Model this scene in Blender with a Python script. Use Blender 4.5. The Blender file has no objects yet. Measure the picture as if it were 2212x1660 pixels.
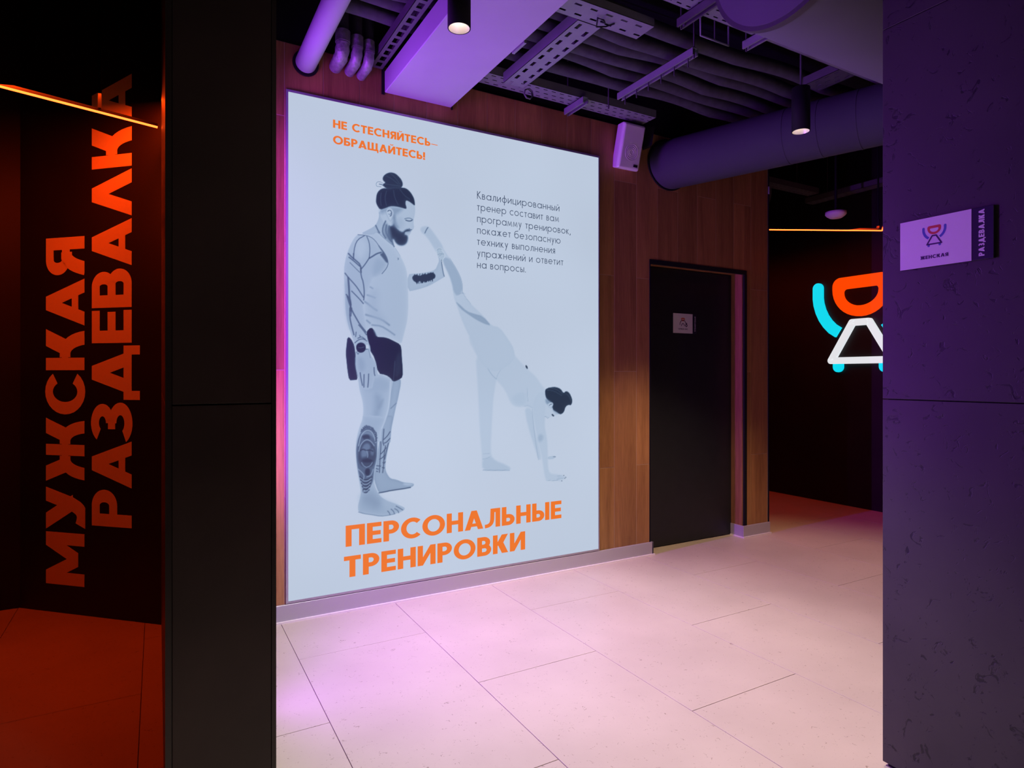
import bpy, bmesh, math, random
import numpy as np
from mathutils import Vector, Matrix, Euler

# ---------------------------------------------------------------- camera, world, exposure, room lamps
S = bpy.context.scene
COL = S.collection
random.seed(7)
cam = bpy.data.cameras.new('camera')
cam.sensor_fit = 'HORIZONTAL'; cam.sensor_width = 36.0
cam.lens = 36.0 * 1354.0 / 2212.0
cam.shift_y = -18.0 / 2212.0
cam.clip_start = 0.02
co = bpy.data.objects.new('camera', cam); COL.objects.link(co)
co.location = (0, 0, 1.3); co.rotation_euler = (math.pi / 2, 0, -math.radians(29.5))
S.camera = co
W = bpy.data.worlds.new('world'); S.world = W; W.use_nodes = True
W.node_tree.nodes['Background'].inputs[0].default_value = (0.30, 0.24, 0.60, 1)
W.node_tree.nodes['Background'].inputs[1].default_value = 0.012
S.view_settings.view_transform = 'Standard'
S.view_settings.look = 'None'
S.view_settings.gamma = 1.0
S.view_settings.use_curve_mapping = False
S.view_settings.exposure = 0.0
S.cycles.max_bounces = 8
S.cycles.sample_clamp_indirect = 4.0

def area_lamp(name, loc, direction, along, length, width, color, power, spread=180):
    l = bpy.data.lights.new(name, 'AREA'); l.shape = 'RECTANGLE'; l.size = length; l.size_y = width
    l.color = color; l.energy = power; l.spread = math.radians(spread)
    o = bpy.data.objects.new(name, l); COL.objects.link(o)
    z = -Vector(direction).normalized(); x = Vector(along).normalized(); y = z.cross(x).normalized(); x = y.cross(z)
    m = Matrix((x, y, z)).transposed().to_4x4(); m.translation = Vector(loc); o.matrix_world = m
    return o

RED = (1.0, 0.048, 0.002); PURPLE = (0.40, 0.045, 1.0)
# strip lights of the two changing rooms
LM0, LM1 = Vector((-1.55, 3.215, 2.57)), Vector((0.0, 3.68, 2.57))
area_lamp('red_strip_glow', (LM0 + LM1) / 2 - Vector((0, 0, .03)), (0.15, .25, -1), LM1 - LM0, 1.6, .03, RED, 17)
LW0, LW1, LW2, LW3 = Vector((4.50, 3.711, 2.57)), Vector((5.52, 3.18, 2.57)), Vector((5.05, 2.867, 2.57)), Vector((4.55, 2.53, 2.57))
area_lamp('red_strip_glow_women', (LW0 + LW1) / 2 - Vector((0, 0, .03)), (.2, .1, -1), LW1 - LW0, 1.1, .03, RED, 8)
area_lamp('red_strip_glow_women_2', Vector((5.0, 4.9, 2.57)), (.1, 0, -1), (0, 1, 0), 1.6, .03, RED, 5)
# violet strip on the hall side of the left partition
area_lamp('violet_strip_glow', (.34, 3.22, 1.62), (1, -.25, 0), (0, 0, 1), 1.9, .04, PURPLE, 60, 152)
area_lamp('violet_floor_fill', (.34, 2.60, .70), (1, 0, 0), (0, 0, 1), 1.1, .04, PURPLE, 8)  # extra lamp standing off the strip, added to tint the floor and baseboard violet

# unseen soft fill added behind the camera to lift the dark partition end
area_lamp('hall_rear_fill', (1.5, -1.9, 3.0), (-.4, 1, -.6), (1, 0, 0), .8, .4, (1, .70, .55), 9)

def pendant_lamp(x, y, z, power, color):
    l = bpy.data.lights.new('pendant_beam', 'SPOT'); l.energy = power; l.color = color
    l.spot_size = math.radians(94); l.spot_blend = .5; l.shadow_soft_size = .035
    o = bpy.data.objects.new('pendant_beam', l); COL.objects.link(o); o.location = (x, y, z)

# ---------------------------------------------------------------- materials
MATS = {}
def lin(c):
    return tuple((v / 255 / 12.92) if v / 255 <= .04045 else ((v / 255 + .055) / 1.055) ** 2.4 for v in c)

def mat(name, color, rough=.5, metal=0, noise=0.0, scale=8, bump=0.0, emit=None, estr=0, spec=.5, coord='Object', stretch=(1, 1, 1)):
    if name in MATS: return MATS[name]
    m = bpy.data.materials.new(name); m.use_nodes = True; nt = m.node_tree; b = nt.nodes['Principled BSDF']
    b.inputs['Base Color'].default_value = (*color, 1); b.inputs['Roughness'].default_value = rough
    b.inputs['Metallic'].default_value = metal; b.inputs['Specular IOR Level'].default_value = spec
    if emit:
        b.inputs['Emission Color'].default_value = (*emit, 1); b.inputs['Emission Strength'].default_value = estr
    if noise or bump:
        tc = nt.nodes.new('ShaderNodeTexCoord'); mp = nt.nodes.new('ShaderNodeMapping'); mp.inputs['Scale'].default_value = stretch
        nt.links.new(tc.outputs[coord], mp.inputs[0])
        n = nt.nodes.new('ShaderNodeTexNoise'); n.inputs['Scale'].default_value = scale; n.inputs['Detail'].default_value = 6
        nt.links.new(mp.outputs[0], n.inputs[0])
        if noise:
            r = nt.nodes.new('ShaderNodeValToRGB'); r.color_ramp.elements[0].position = .3; r.color_ramp.elements[1].position = .72
            r.color_ramp.elements[0].color = (*[c * (1 - noise) for c in color], 1)
            r.color_ramp.elements[1].color = (*[min(1, c * (1 + noise)) for c in color], 1)
            nt.links.new(n.outputs[0], r.inputs[0]); nt.links.new(r.outputs[0], b.inputs['Base Color'])
        if bump:
            bp = nt.nodes.new('ShaderNodeBump'); bp.inputs['Strength'].default_value = bump; bp.inputs['Distance'].default_value = .01
            nt.links.new(n.outputs[0], bp.inputs['Height']); nt.links.new(bp.outputs[0], b.inputs['Normal'])
    MATS[name] = m
    return m

def wood_mat():
    m = bpy.data.materials.new('brown_wood_porcelain'); m.use_nodes = True; nt = m.node_tree; b = nt.nodes['Principled BSDF']
    N, L = nt.nodes.new, nt.links.new
    tc = N('ShaderNodeTexCoord'); oi = N('ShaderNodeObjectInfo')
    mp = N('ShaderNodeMapping'); mp.inputs['Scale'].default_value = (1, 1, .07)
    ad = N('ShaderNodeVectorMath'); ad.operation = 'ADD'
    cb = N('ShaderNodeCombineXYZ'); ml = N('ShaderNodeMath'); ml.operation = 'MULTIPLY'; ml.inputs[1].default_value = 40
    L(oi.outputs['Random'], ml.inputs[0]); L(ml.outputs[0], cb.inputs[0]); L(ml.outputs[0], cb.inputs[2])
    L(tc.outputs['Object'], mp.inputs[0]); L(mp.outputs[0], ad.inputs[0]); L(cb.outputs[0], ad.inputs[1])
    n1 = N('ShaderNodeTexNoise'); n1.inputs['Scale'].default_value = 9; n1.inputs['Detail'].default_value = 5; n1.inputs['Distortion'].default_value = 1.2
    n2 = N('ShaderNodeTexNoise'); n2.inputs['Scale'].default_value = 110; n2.inputs['Detail'].default_value = 3
    L(ad.outputs[0], n1.inputs[0]); L(ad.outputs[0], n2.inputs[0])
    r = N('ShaderNodeValToRGB'); e = r.color_ramp.elements
    e[0].position = .28; e[0].color = (.21, .088, .026, 1); e[1].position = .72; e[1].color = (.48, .235, .078, 1)
    mx = N('ShaderNodeMix'); mx.data_type = 'FLOAT'; mx.inputs[0].default_value = .35
    L(n1.outputs[0], mx.inputs[2]); L(n2.outputs[0], mx.inputs[3]); L(mx.outputs[0], r.inputs[0])
    hs = N('ShaderNodeHueSaturation'); mr = N('ShaderNodeMapRange'); mr.inputs[3].default_value = .84; mr.inputs[4].default_value = 1.12
    L(oi.outputs['Random'], mr.inputs[0]); L(mr.outputs[0], hs.inputs['Value']); L(r.outputs[0], hs.inputs['Color'])
    L(hs.outputs[0], b.inputs['Base Color']); b.inputs['Roughness'].default_value = .55
    bp = N('ShaderNodeBump'); bp.inputs['Strength'].default_value = .12; bp.inputs['Distance'].default_value = .004
    L(n2.outputs[0], bp.inputs['Height']); L(bp.outputs[0], b.inputs['Normal'])
    return m

def stone_mat(name, c0, c1, speck, rough, scale, speck_at=(.30, .36), bump=.1, spec=.5):
    m = bpy.data.materials.new(name); m.use_nodes = True; nt = m.node_tree; b = nt.nodes['Principled BSDF']
    N, L = nt.nodes.new, nt.links.new
    tc = N('ShaderNodeTexCoord'); ge = N('ShaderNodeNewGeometry')
    n1 = N('ShaderNodeTexNoise'); n1.inputs['Scale'].default_value = 2.2; n1.inputs['Detail'].default_value = 6
    n2 = N('ShaderNodeTexNoise'); n2.inputs['Scale'].default_value = scale; n2.inputs['Detail'].default_value = 4; n2.inputs['Roughness'].default_value = .65; n2.inputs['Distortion'].default_value = 1.5
    L(ge.outputs['Position'], n1.inputs[0]); L(ge.outputs['Position'], n2.inputs[0])
    r = N('ShaderNodeValToRGB'); e = r.color_ramp.elements
    e[0].position = .3; e[0].color = (*c0, 1); e[1].position = .7; e[1].color = (*c1, 1); L(n1.outputs[0], r.inputs[0])
    r2 = N('ShaderNodeValToRGB'); e = r2.color_ramp.elements
    e[0].position = speck_at[0]; e[0].color = (1, 1, 1, 1); e[1].position = speck_at[1]; e[1].color = (0, 0, 0, 1); L(n2.outputs[0], r2.inputs[0])
    mx = N('ShaderNodeMix'); mx.data_type = 'RGBA'; L(r2.outputs[0], mx.inputs[0]); L(r.outputs[0], mx.inputs[6]); mx.inputs[7].default_value = (*speck, 1)
    L(mx.outputs[2], b.inputs['Base Color']); b.inputs['Roughness'].default_value = rough; b.inputs['Specular IOR Level'].default_value = spec
    if bump:
        bp = N('ShaderNodeBump'); bp.inputs['Strength'].default_value = bump; bp.inputs['Distance'].default_value = .004; bp.invert = True
        L(r2.outputs[0], bp.inputs['Height']); L(bp.outputs[0], b.inputs['Normal'])
    MATS[name] = m
    return m

M_WOOD = wood_mat()
M_FLOOR = stone_mat('beige_floor_tile', (.55, .458, .38), (.63, .527, .44), (.33, .25, .19), .42, 55, (.325, .355), .06)
M_GROUT = mat('grout', (.12, .095, .085), .9)
M_WGROUT = mat('pale_wood_grout', (.44, .29, .20), .8)
M_SLAB = stone_mat('dark_porcelain_slab', (.025, .0205, .024), (.045, .036, .041), (.004, .003, .005), .55, 24, (.345, .40), .25)
M_BLACKSLAB = mat('black_porcelain', (.046, .031, .027), .45, noise=.25, scale=3, spec=.35)
M_BLACKWALL = mat('black_painted_wall', (.013, .009, .010), .5, noise=.2, scale=3, spec=.3)
M_SIDE = mat('dark_red_brown_panel', (.05, .03, .03), .4, noise=.2, scale=3)
M_BLACK = mat('matt_black_paint', (.008, .008, .010), .75, spec=.2)
M_CEIL = mat('black_ceiling_paint', (.012, .012, .016), .9, noise=.3, scale=4, spec=.1)
M_DOOR = mat('dark_door_laminate', (.016, .017, .022), .42, noise=.12, scale=14, spec=.35)
M_DUCT = mat('grey_painted_duct', (.33, .35, .38), .7, noise=.05, scale=3, spec=.2)
M_DUCTM = mat('mid_grey_duct', (.125, .13, .15), .75, noise=.05, scale=3, spec=.2)
M_DUCTD = mat('dark_grey_duct', (.050, .054, .066), .8, noise=.06, scale=3, spec=.15)
M_PIPE = mat('dark_pipe_insulation', (.042, .045, .050), .85, noise=.25, scale=20, bump=.25)
M_STEEL = mat('galvanised_tray', (.18, .19, .21), .55, metal=.15, noise=.08, scale=12)
M_STEELD = mat('dark_galvanised', (.085, .083, .095), .5, metal=.3, noise=.1, scale=12)
M_FOIL = mat('wrapped_foil', (.22, .21, .24), .45, metal=.2, noise=.35, scale=30, bump=.8)
M_BASE = mat('satin_baseboard', (.47, .44, .46), .38, metal=.15)
M_FOOT = mat('pale_baseboard_lip', (.88, .80, .76), .5)
M_TRIM = mat('corner_trim', (.040, .033, .030), .35, metal=.3)
M_ALU = mat('lightbox_aluminium', (.42, .41, .45), .35, metal=.7)
M_SPK = mat('white_speaker_plastic', (.62, .58, .62), .5)
M_WHITE = mat('white_sign_face', (.72, .68, .72), .45)
M_NAVY = mat('navy_sign_face', (.013, .009, .035), .4)
M_INK = mat('navy_sign_ink', (.035, .014, .08), .5)
M_SRED = mat('red_sign_ink', (.58, .07, .04), .5)
M_SBLUE = mat('blue_sign_ink', (.07, .11, .42), .5)
M_ORANGEV = mat('orange_wall_vinyl', (.88, .74, .30), .5)
M_LED = mat('red_led_diffuser', (.2, .02, .01), .5, emit=(8.0, .62, .085), estr=1.0)
M_VLED = mat('violet_led_diffuser', (.2, .1, .3), .5, emit=(3.4, .45, 11.0), estr=1.6)
M_LAMP = mat('lamp_lens', (.8, .8, .8), .4, emit=(1.0, .87, .70), estr=9)
M_REFL = mat('lamp_reflector', (.75, .70, .66), .3, metal=.5)
M_CYAN = mat('cyan_backlit_acrylic', (.02, .2, .25), .4, emit=lin((0, 216, 238)), estr=1, spec=.1)
M_NRED = mat('orange_backlit_acrylic', (.3, .02, .01), .4, emit=lin((247, 70, 1)), estr=1, spec=.1)
M_NWHITE = mat('white_backlit_acrylic', (.2, .2, .2), .6, emit=lin((220, 226, 230)), estr=1, spec=.1)
M_DOT = mat('red_indicator', (.3, .01, .01), .4, emit=(1, .03, .02), estr=2)

def print_mat():
    m = bpy.data.materials.new('backlit_print'); m.use_nodes = True; nt = m.node_tree; b = nt.nodes['Principled BSDF']
    N, L = nt.nodes.new, nt.links.new
    at = N('ShaderNodeAttribute'); at.attribute_name = 'Col'
    ge = N('ShaderNodeNewGeometry'); n = N('ShaderNodeTexNoise'); n.inputs['Scale'].default_value = 1.1; n.inputs['Detail'].default_value = 1
    L(ge.outputs['Position'], n.inputs[0])
    mr = N('ShaderNodeMapRange'); mr.inputs[1].default_value = .3; mr.inputs[2].default_value = .7; mr.inputs[3].default_value = .90; mr.inputs[4].default_value = .97
    L(n.outputs[0], mr.inputs[0])
    b.inputs['Base Color'].default_value = (.015, .015, .016, 1); b.inputs['Roughness'].default_value = .6; b.inputs['Specular IOR Level'].default_value = .12
    L(at.outputs['Color'], b.inputs['Emission Color']); L(mr.outputs[0], b.inputs['Emission Strength'])
    return m
M_PRINT = print_mat()

# ---------------------------------------------------------------- geometry helpers
class MB:
    def __init__(s): s.v = []; s.f = []; s.sm = []
    def add(s, vs, fs, smooth=False):
        k = len(s.v); s.v += [tuple(v) for v in vs]; s.f += [tuple(i + k for i in f) for f in fs]; s.sm += [smooth] * len(fs); return s
    def box(s, a, b, M=None):
        x0, y0, z0 = a; x1, y1, z1 = b
        vs = [(x0, y0, z0), (x1, y0, z0), (x1, y1, z0), (x0, y1, z0), (x0, y0, z1), (x1, y0, z1), (x1, y1, z1), (x0, y1, z1)]
        if M is not None: vs = [M @ Vector(v) for v in vs]
        return s.add(vs, [(3, 2, 1, 0), (4, 5, 6, 7), (0, 1, 5, 4), (1, 2, 6, 5), (2, 3, 7, 6), (3, 0, 4, 7)])
    def prism(s, poly, O, u, v, n, t):
        O, u, v, n = map(Vector, (O, u, v, n))
        a = [O + u * p[0] + v * p[1] for p in poly]; b = [p + n * t for p in a]; k = len(a)
        if t <= 0: return s.add(a, [tuple(range(k))])
        return s.add(a + b, [tuple(range(k))[::-1], tuple(range(k, 2 * k))] + [(i, (i + 1) % k, k + (i + 1) % k, k + i) for i in range(k)])
    def tube(s, pts, r, n=12, cap=True, smooth=True):
        pts = [Vector(p) for p in pts]; rs = r if isinstance(r, (list, tuple)) else [r] * len(pts)
        rings = []; prev = None
        for i, p in enumerate(pts):
            t = (pts[min(i + 1, len(pts) - 1)] - pts[max(i - 1, 0)]).normalized()
            if prev is None:
                a = Vector((0, 0, 1)) if abs(t.z) < .9 else Vector((1, 0, 0)); x = t.cross(a).normalized()
            else: x = (prev - t * prev.dot(t)).normalized()
            prev = x; y = t.cross(x)
            rings.append([p + (x * math.cos(2 * math.pi * j / n) + y * math.sin(2 * math.pi * j / n)) * rs[i] for j in range(n)])
        vs = [v for q in rings for v in q]; fs = []
        for i in range(len(pts) - 1):
            for j in range(n): fs.append((i * n + j, i * n + (j + 1) % n, (i + 1) * n + (j + 1) % n, (i + 1) * n + j))
        s.add(vs, fs, smooth)
        if cap:
            s.add(rings[0], [tuple(range(n))[::-1]]); s.add(rings[-1], [tuple(range(n))])
        return s
    def lathe(s, prof, c, n=32, smooth=True):
        c = Vector(c); vs = []; fs = []
        for (r, z) in prof:
            vs += [c + Vector((r * math.cos(2 * math.pi * j / n), r * math.sin(2 * math.pi * j / n), z)) for j in range(n)]
        for i in range(len(prof) - 1):
            for j in range(n): fs.append((i * n + j, i * n + (j + 1) % n, (i + 1) * n + (j + 1) % n, (i + 1) * n + j))
        return s.add(vs, fs, smooth)
    def build(s, name, m, parent=None, loc=None):
        me = bpy.data.meshes.new(name); me.from_pydata(s.v, [], s.f); me.update()
        if any(s.sm): me.polygons.foreach_set('use_smooth', s.sm)
        if m: me.materials.append(m)
        bm = bmesh.new(); bm.from_mesh(me); bmesh.ops.recalc_face_normals(bm, faces=bm.faces); bm.to_mesh(me); bm.free()
        if loc is not None: me.transform(Matrix.Translation(-Vector(loc)))
        return link(name, me, parent, loc)

def link(name, me, parent=None, loc=None):
    o = bpy.data.objects.new(name, me); COL.objects.link(o)
    base = Vector((0, 0, 0))
    if parent is not None:
        o.parent = parent; q = parent
        while q is not None: base += q.location; q = q.parent
    o.location = (Vector(loc) if loc is not None else Vector((0, 0, 0))) - base
    return o

def empty(name, loc):
    o = bpy.data.objects.new(name, None); COL.objects.link(o); o.location = loc; o.empty_display_size = .1; return o

def tag(o, label, cat, group=None):
    o['label'] = label; o['category'] = cat
    if group: o['group'] = group
    return o

def thing(name, label, cat, loc, group=None): return tag(empty(name, loc), label, cat, group)

def structure(o):
    o['kind'] = 'structure'; return o

def bevel(o, w, seg=1):
    m = o.modifiers.new('bevel', 'BEVEL'); m.width = w; m.segments = seg; m.limit_method = 'ANGLE'; return o

def piece(name, a, b, m, parent, ch=.0012):
    """one tile, plank or slab: a box with chamfered edges, its origin at its centre"""
    c = [(a[i] + b[i]) / 2 for i in range(3)]; h = [abs(b[i] - a[i]) / 2 for i in range(3)]
    key = (name, *[round(v, 4) for v in h])
    me = PIECES.get(key)
    if me is None:
        bm = bmesh.new(); bmesh.ops.create_cube(bm, size=2)
        bmesh.ops.scale(bm, vec=h, verts=bm.verts)
        bmesh.ops.bevel(bm, geom=list(bm.edges), offset=min(ch, min(h) * .8), segments=1, affect='EDGES')
        me = bpy.data.meshes.new(name); bm.to_mesh(me); bm.free(); me.materials.append(m); PIECES[key] = me
    return link(name, me, parent, c)
PIECES = {}

# ---------------------------------------------------------------- lettering drawn from strokes
def Rc(x0, y0, x1, y1): return [[(x0, y0), (x1, y0), (x1, y1), (x0, y1)]]
def Pg(x0, y0, x1, y1, t): return [[(x0, y0), (x0 + t, y0), (x1 + t, y1), (x1, y1)]]
def Arc(cx, cy, rx, ry, a0, a1, tx, ty, n=22):
    out = []; f = lambda a, k: (cx + (rx - k * tx) * math.cos(a), cy + (ry - k * ty) * math.sin(a))
    for i in range(n):
        a = math.radians(a0 + (a1 - a0) * i / n); b = math.radians(a0 + (a1 - a0) * (i + 1) / n)
        out.append([f(a, 0), f(b, 0), f(b, 1), f(a, 1)])
    return out
def St(pts, t):
    n = len(pts); P = [Vector(p) for p in pts]; L = []
    for i in range(n):
        d0 = (P[i] - P[i - 1]).normalized() if i else None
        d1 = (P[i + 1] - P[i]).normalized() if i < n - 1 else None
        d0 = d0 or d1; d1 = d1 or d0
        m = (Vector((-d0.y, d0.x)) + Vector((-d1.y, d1.x)))
        m = m.normalized() if m.length > 1e-6 else Vector((-d0.y, d0.x))
        k = max(.4, m.dot(Vector((-d0.y, d0.x)))); L.append(m * (t / 2 / k))
    return [[tuple(P[i] + L[i]), tuple(P[i] - L[i]), tuple(P[i + 1] - L[i + 1]), tuple(P[i + 1] + L[i + 1])] for i in range(n - 1)]
def clip(polys, y0, y1):
    out = []
    for p in polys:
        for s, lim in ((1, y0), (-1, y1)):
            q = []
            for i in range(len(p)):
                a, b = p[i], p[(i + 1) % len(p)]; da, db = s * (a[1] - lim), s * (b[1] - lim)
                if da >= 0: q.append(a)
                if (da >= 0) != (db >= 0):
                    k = da / (da - db); q.append((a[0] + (b[0] - a[0]) * k, a[1] + (b[1] - a[1]) * k))
            p = q
            if len(p) < 3: break
        if len(p) >= 3: out.append(p)
    return out
def mir(polys, W): return [[(W - x, y) for x, y in p][::-1] for p in polys]
def curve(p0, p1, p2, n=8):
    return [tuple((1 - t) ** 2 * p0[k] + 2 * t * (1 - t) * p1[k] + t * t * p2[k] for k in (0, 1)) for t in [i / n for i in range(n + 1)]]

def upper(c, w, heavy=False, h=.21):
    t = w * 1.1
    def bowl(y0, y1, Wd, x0=0):
        ry = (y1 - y0) / 2; xm = x0 + Wd - ry
        return Rc(x0, y0, xm, y0 + h) + Rc(x0, y1 - h, xm, y1) + Arc(xm, y0 + ry, ry, ry, -90, 90, w, h)
    if c == ' ': return [], .34
    if c == 'П': Wd = .72; return Rc(0, 0, w, 1) + Rc(Wd - w, 0, Wd, 1) + Rc(w, 1 - h, Wd - w, 1), Wd
    if c == 'Т': Wd = .62; return Rc(Wd / 2 - w / 2, 0, Wd / 2 + w / 2, 1 - h) + Rc(0, 1 - h, Wd, 1), Wd
    if c == 'Е': Wd = .56 if not heavy else .66; return Rc(0, 0, w, 1) + Rc(w, 0, Wd, h) + Rc(w, 1 - h, Wd, 1) + Rc(w, .5 - h / 2, Wd - .03, .5 + h / 2), Wd
    if c == 'Р': Wd = .62 if not heavy else .74; return Rc(0, 0, w, 1) + bowl(.36, 1, Wd), Wd
    if c == 'Ь': Wd = .62; return Rc(0, 0, w, 1) + bowl(0, .60, Wd), Wd
    if c == 'Ы': Wd = .62; return Rc(0, 0, w, 1) + bowl(0, .60, Wd) + Rc(Wd + .04, 0, Wd + .04 + w, 1), Wd + .04 + w
    if c == 'Б': Wd = .64; return Rc(0, 0, w, 1) + bowl(0, .60, Wd) + Rc(w, 1 - h, Wd - .08, 1), Wd
    if c == 'В': Wd = .64 if not heavy else .78; return Rc(0, 0, w, 1) + bowl(0, .5 + h / 2, Wd) + bowl(.5 - h / 2, 1, Wd - .05), Wd
    if c == 'С':
        if heavy: return Arc(.46, .5, .46, .52, 38, 322, w * 1.0, h), .84
        return clip(Arc(.47, .5, .47, .52, 45, 315, w, h), -.02, 1.02), .80
    if c == 'О': return Arc(.48, .5, .48, .52, 0, 360, w, h, 40), .96
    if c == 'Н': Wd = .72; return Rc(0, 0, w, 1) + Rc(Wd - w, 0, Wd, 1) + Rc(w, .5 - h / 2, Wd - w, .5 + h / 2), Wd
    if c in 'ИЙ':
        Wd = .74; p = Rc(0, 0, w, 1) + Rc(Wd - w, 0, Wd, 1) + Pg(0, 0, Wd - w, 1, w)
        if c == 'Й': p += Arc(Wd / 2, 1.25, .19, .17, 190, 350, .11, .10, 10)
        return p, Wd
    if c == 'А':
        Wd = .84 if not heavy else .94
        return Pg(0, 0, Wd / 2 - t / 2, 1, t) + Pg(Wd - t, 0, Wd / 2 - t / 2, 1, t) + Rc(Wd * .24, .16, Wd * .76, .16 + h * .82), Wd
    if c == 'Л':
        if heavy: Wd = .94; return Pg(0, 0, Wd / 2 - t / 2, 1, t) + Pg(Wd - t, 0, Wd / 2 - t / 2, 1, t), Wd
        Wd = .72; x = .26
        return Rc(Wd - w, 0, Wd, 1) + Rc(x, 1 - h, Wd - w, 1) + clip(St([(x + w * .42, 1 - h * .5), (x + w * .38, .48)] + curve((x + w * .36, .40), (x + w * .25, .08), (0, h * .42)), w * .86), -.02, 1), Wd
    if c == 'М': Wd = .92 if not heavy else 1.06; return Rc(0, 0, w, 1) + Rc(Wd - w, 0, Wd, 1) + Pg(Wd / 2 - t / 2, .16, 0, 1, t) + Pg(Wd / 2 - t / 2, .16, Wd - t, 1, t), Wd
    if c == 'К':
        if heavy:
            Wd = .84
            return Rc(0, 0, w, 1) + Rc(w, .5 - h * .42, .36, .5 + h * .42) + Pg(.26, .42, Wd - t * 1.25, 1, t * 1.25) + \
                clip(St([(.26, .5)] + curve((.36, .50), (.60, .46), (Wd - w * .75, -.02)), w * 1.1), 0, .75), Wd
        Wd = .72; return Rc(0, 0, w, 1) + Pg(w * .55, .42, Wd - t * 1.28, 1, t * 1.22) + Pg(Wd - t * 1.25, 0, w * .75, .64, t * 1.22), Wd
    if c == 'Ж':
        if heavy:
            p, k = upper('К', w, True, h); p = [[((x - w / 2) * .90 + .665, y) for x, y in q] for q in p]; Wd = 1.33
            q = mir(p, Wd); return p + q, Wd
        Wd = 1.0; c0 = Wd / 2 - w / 2
        R = Pg(.5 + w * .2, .42, Wd - t * 1.15, 1, t * 1.15) + Pg(Wd - t * 1.15, 0, .5 + w * .2, .62, t * 1.15)
        return Rc(c0, 0, c0 + w, 1) + R + mir(R, Wd), Wd
    if c == 'Я':
        if heavy:
            Wd = .80; p = Rc(0, 0, w, 1) + bowl(.38, 1, Wd - .04) + clip(St([(.30, .46)] + curve((.40, .46), (.56, .40), (Wd - w * .6, -.02)), w * 1.1), 0, .75)
            return mir(p, Wd), Wd
        Wd = .64; p = Rc(0, 0, w, 1) + bowl(.38, 1, Wd) + Pg(Wd - t, 0, .22, .46, t); return mir(p, Wd), Wd
    if c == 'У':
        Wd = .90 if heavy else .8
        return clip(St([(Wd - t * .6, 1.08), (Wd * .60, .34)] + curve((Wd * .54, .22), (Wd * .42, -.03), (.10, .10), 8), t), -.02, 1) + Pg(Wd * .44, .30, 0, 1, t * 1.18), Wd
    if c == 'З':
        Wd = .72 if heavy else .56; r = Wd - .30
        return Arc(.30, .73, r - .03, .29, -90, 150, w, h) + Arc(.30, .28, r, .30, -152, 90, w, h) + Rc(.18, .5 - h * .45, .34, .5 + h * .45), Wd
    if c == 'Д':
        Wd = 1.09 if heavy else .86; k = .10
        return Pg(k, 0, Wd / 2 - t / 2, 1, t) + Pg(Wd - t - k, 0, Wd / 2 - t / 2, 1, t) + Rc(0, 0, Wd, h) + Rc(0, -.20, w * .72, 0) + Rc(Wd - w * .72, -.20, Wd, 0), Wd
    if c == 'Щ': Wd = 1.02; return Rc(0, 0, w, 1) + Rc(Wd / 2 - w / 2, 0, Wd / 2 + w / 2, 1) + Rc(Wd - w, 0, Wd, 1) + Rc(0, 0, Wd + .08, h) + Rc(Wd - .06, -.20, Wd + .08, 0), Wd + .08
    if c == '!': return Rc(0, .30, w, 1) + Arc(w / 2, .12, w * .58, w * .58, 0, 360, w * .58, w * .58, 16), w
    if c == '—': return Rc(.02, .28, .74, .375), .76
    return [], .3

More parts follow.
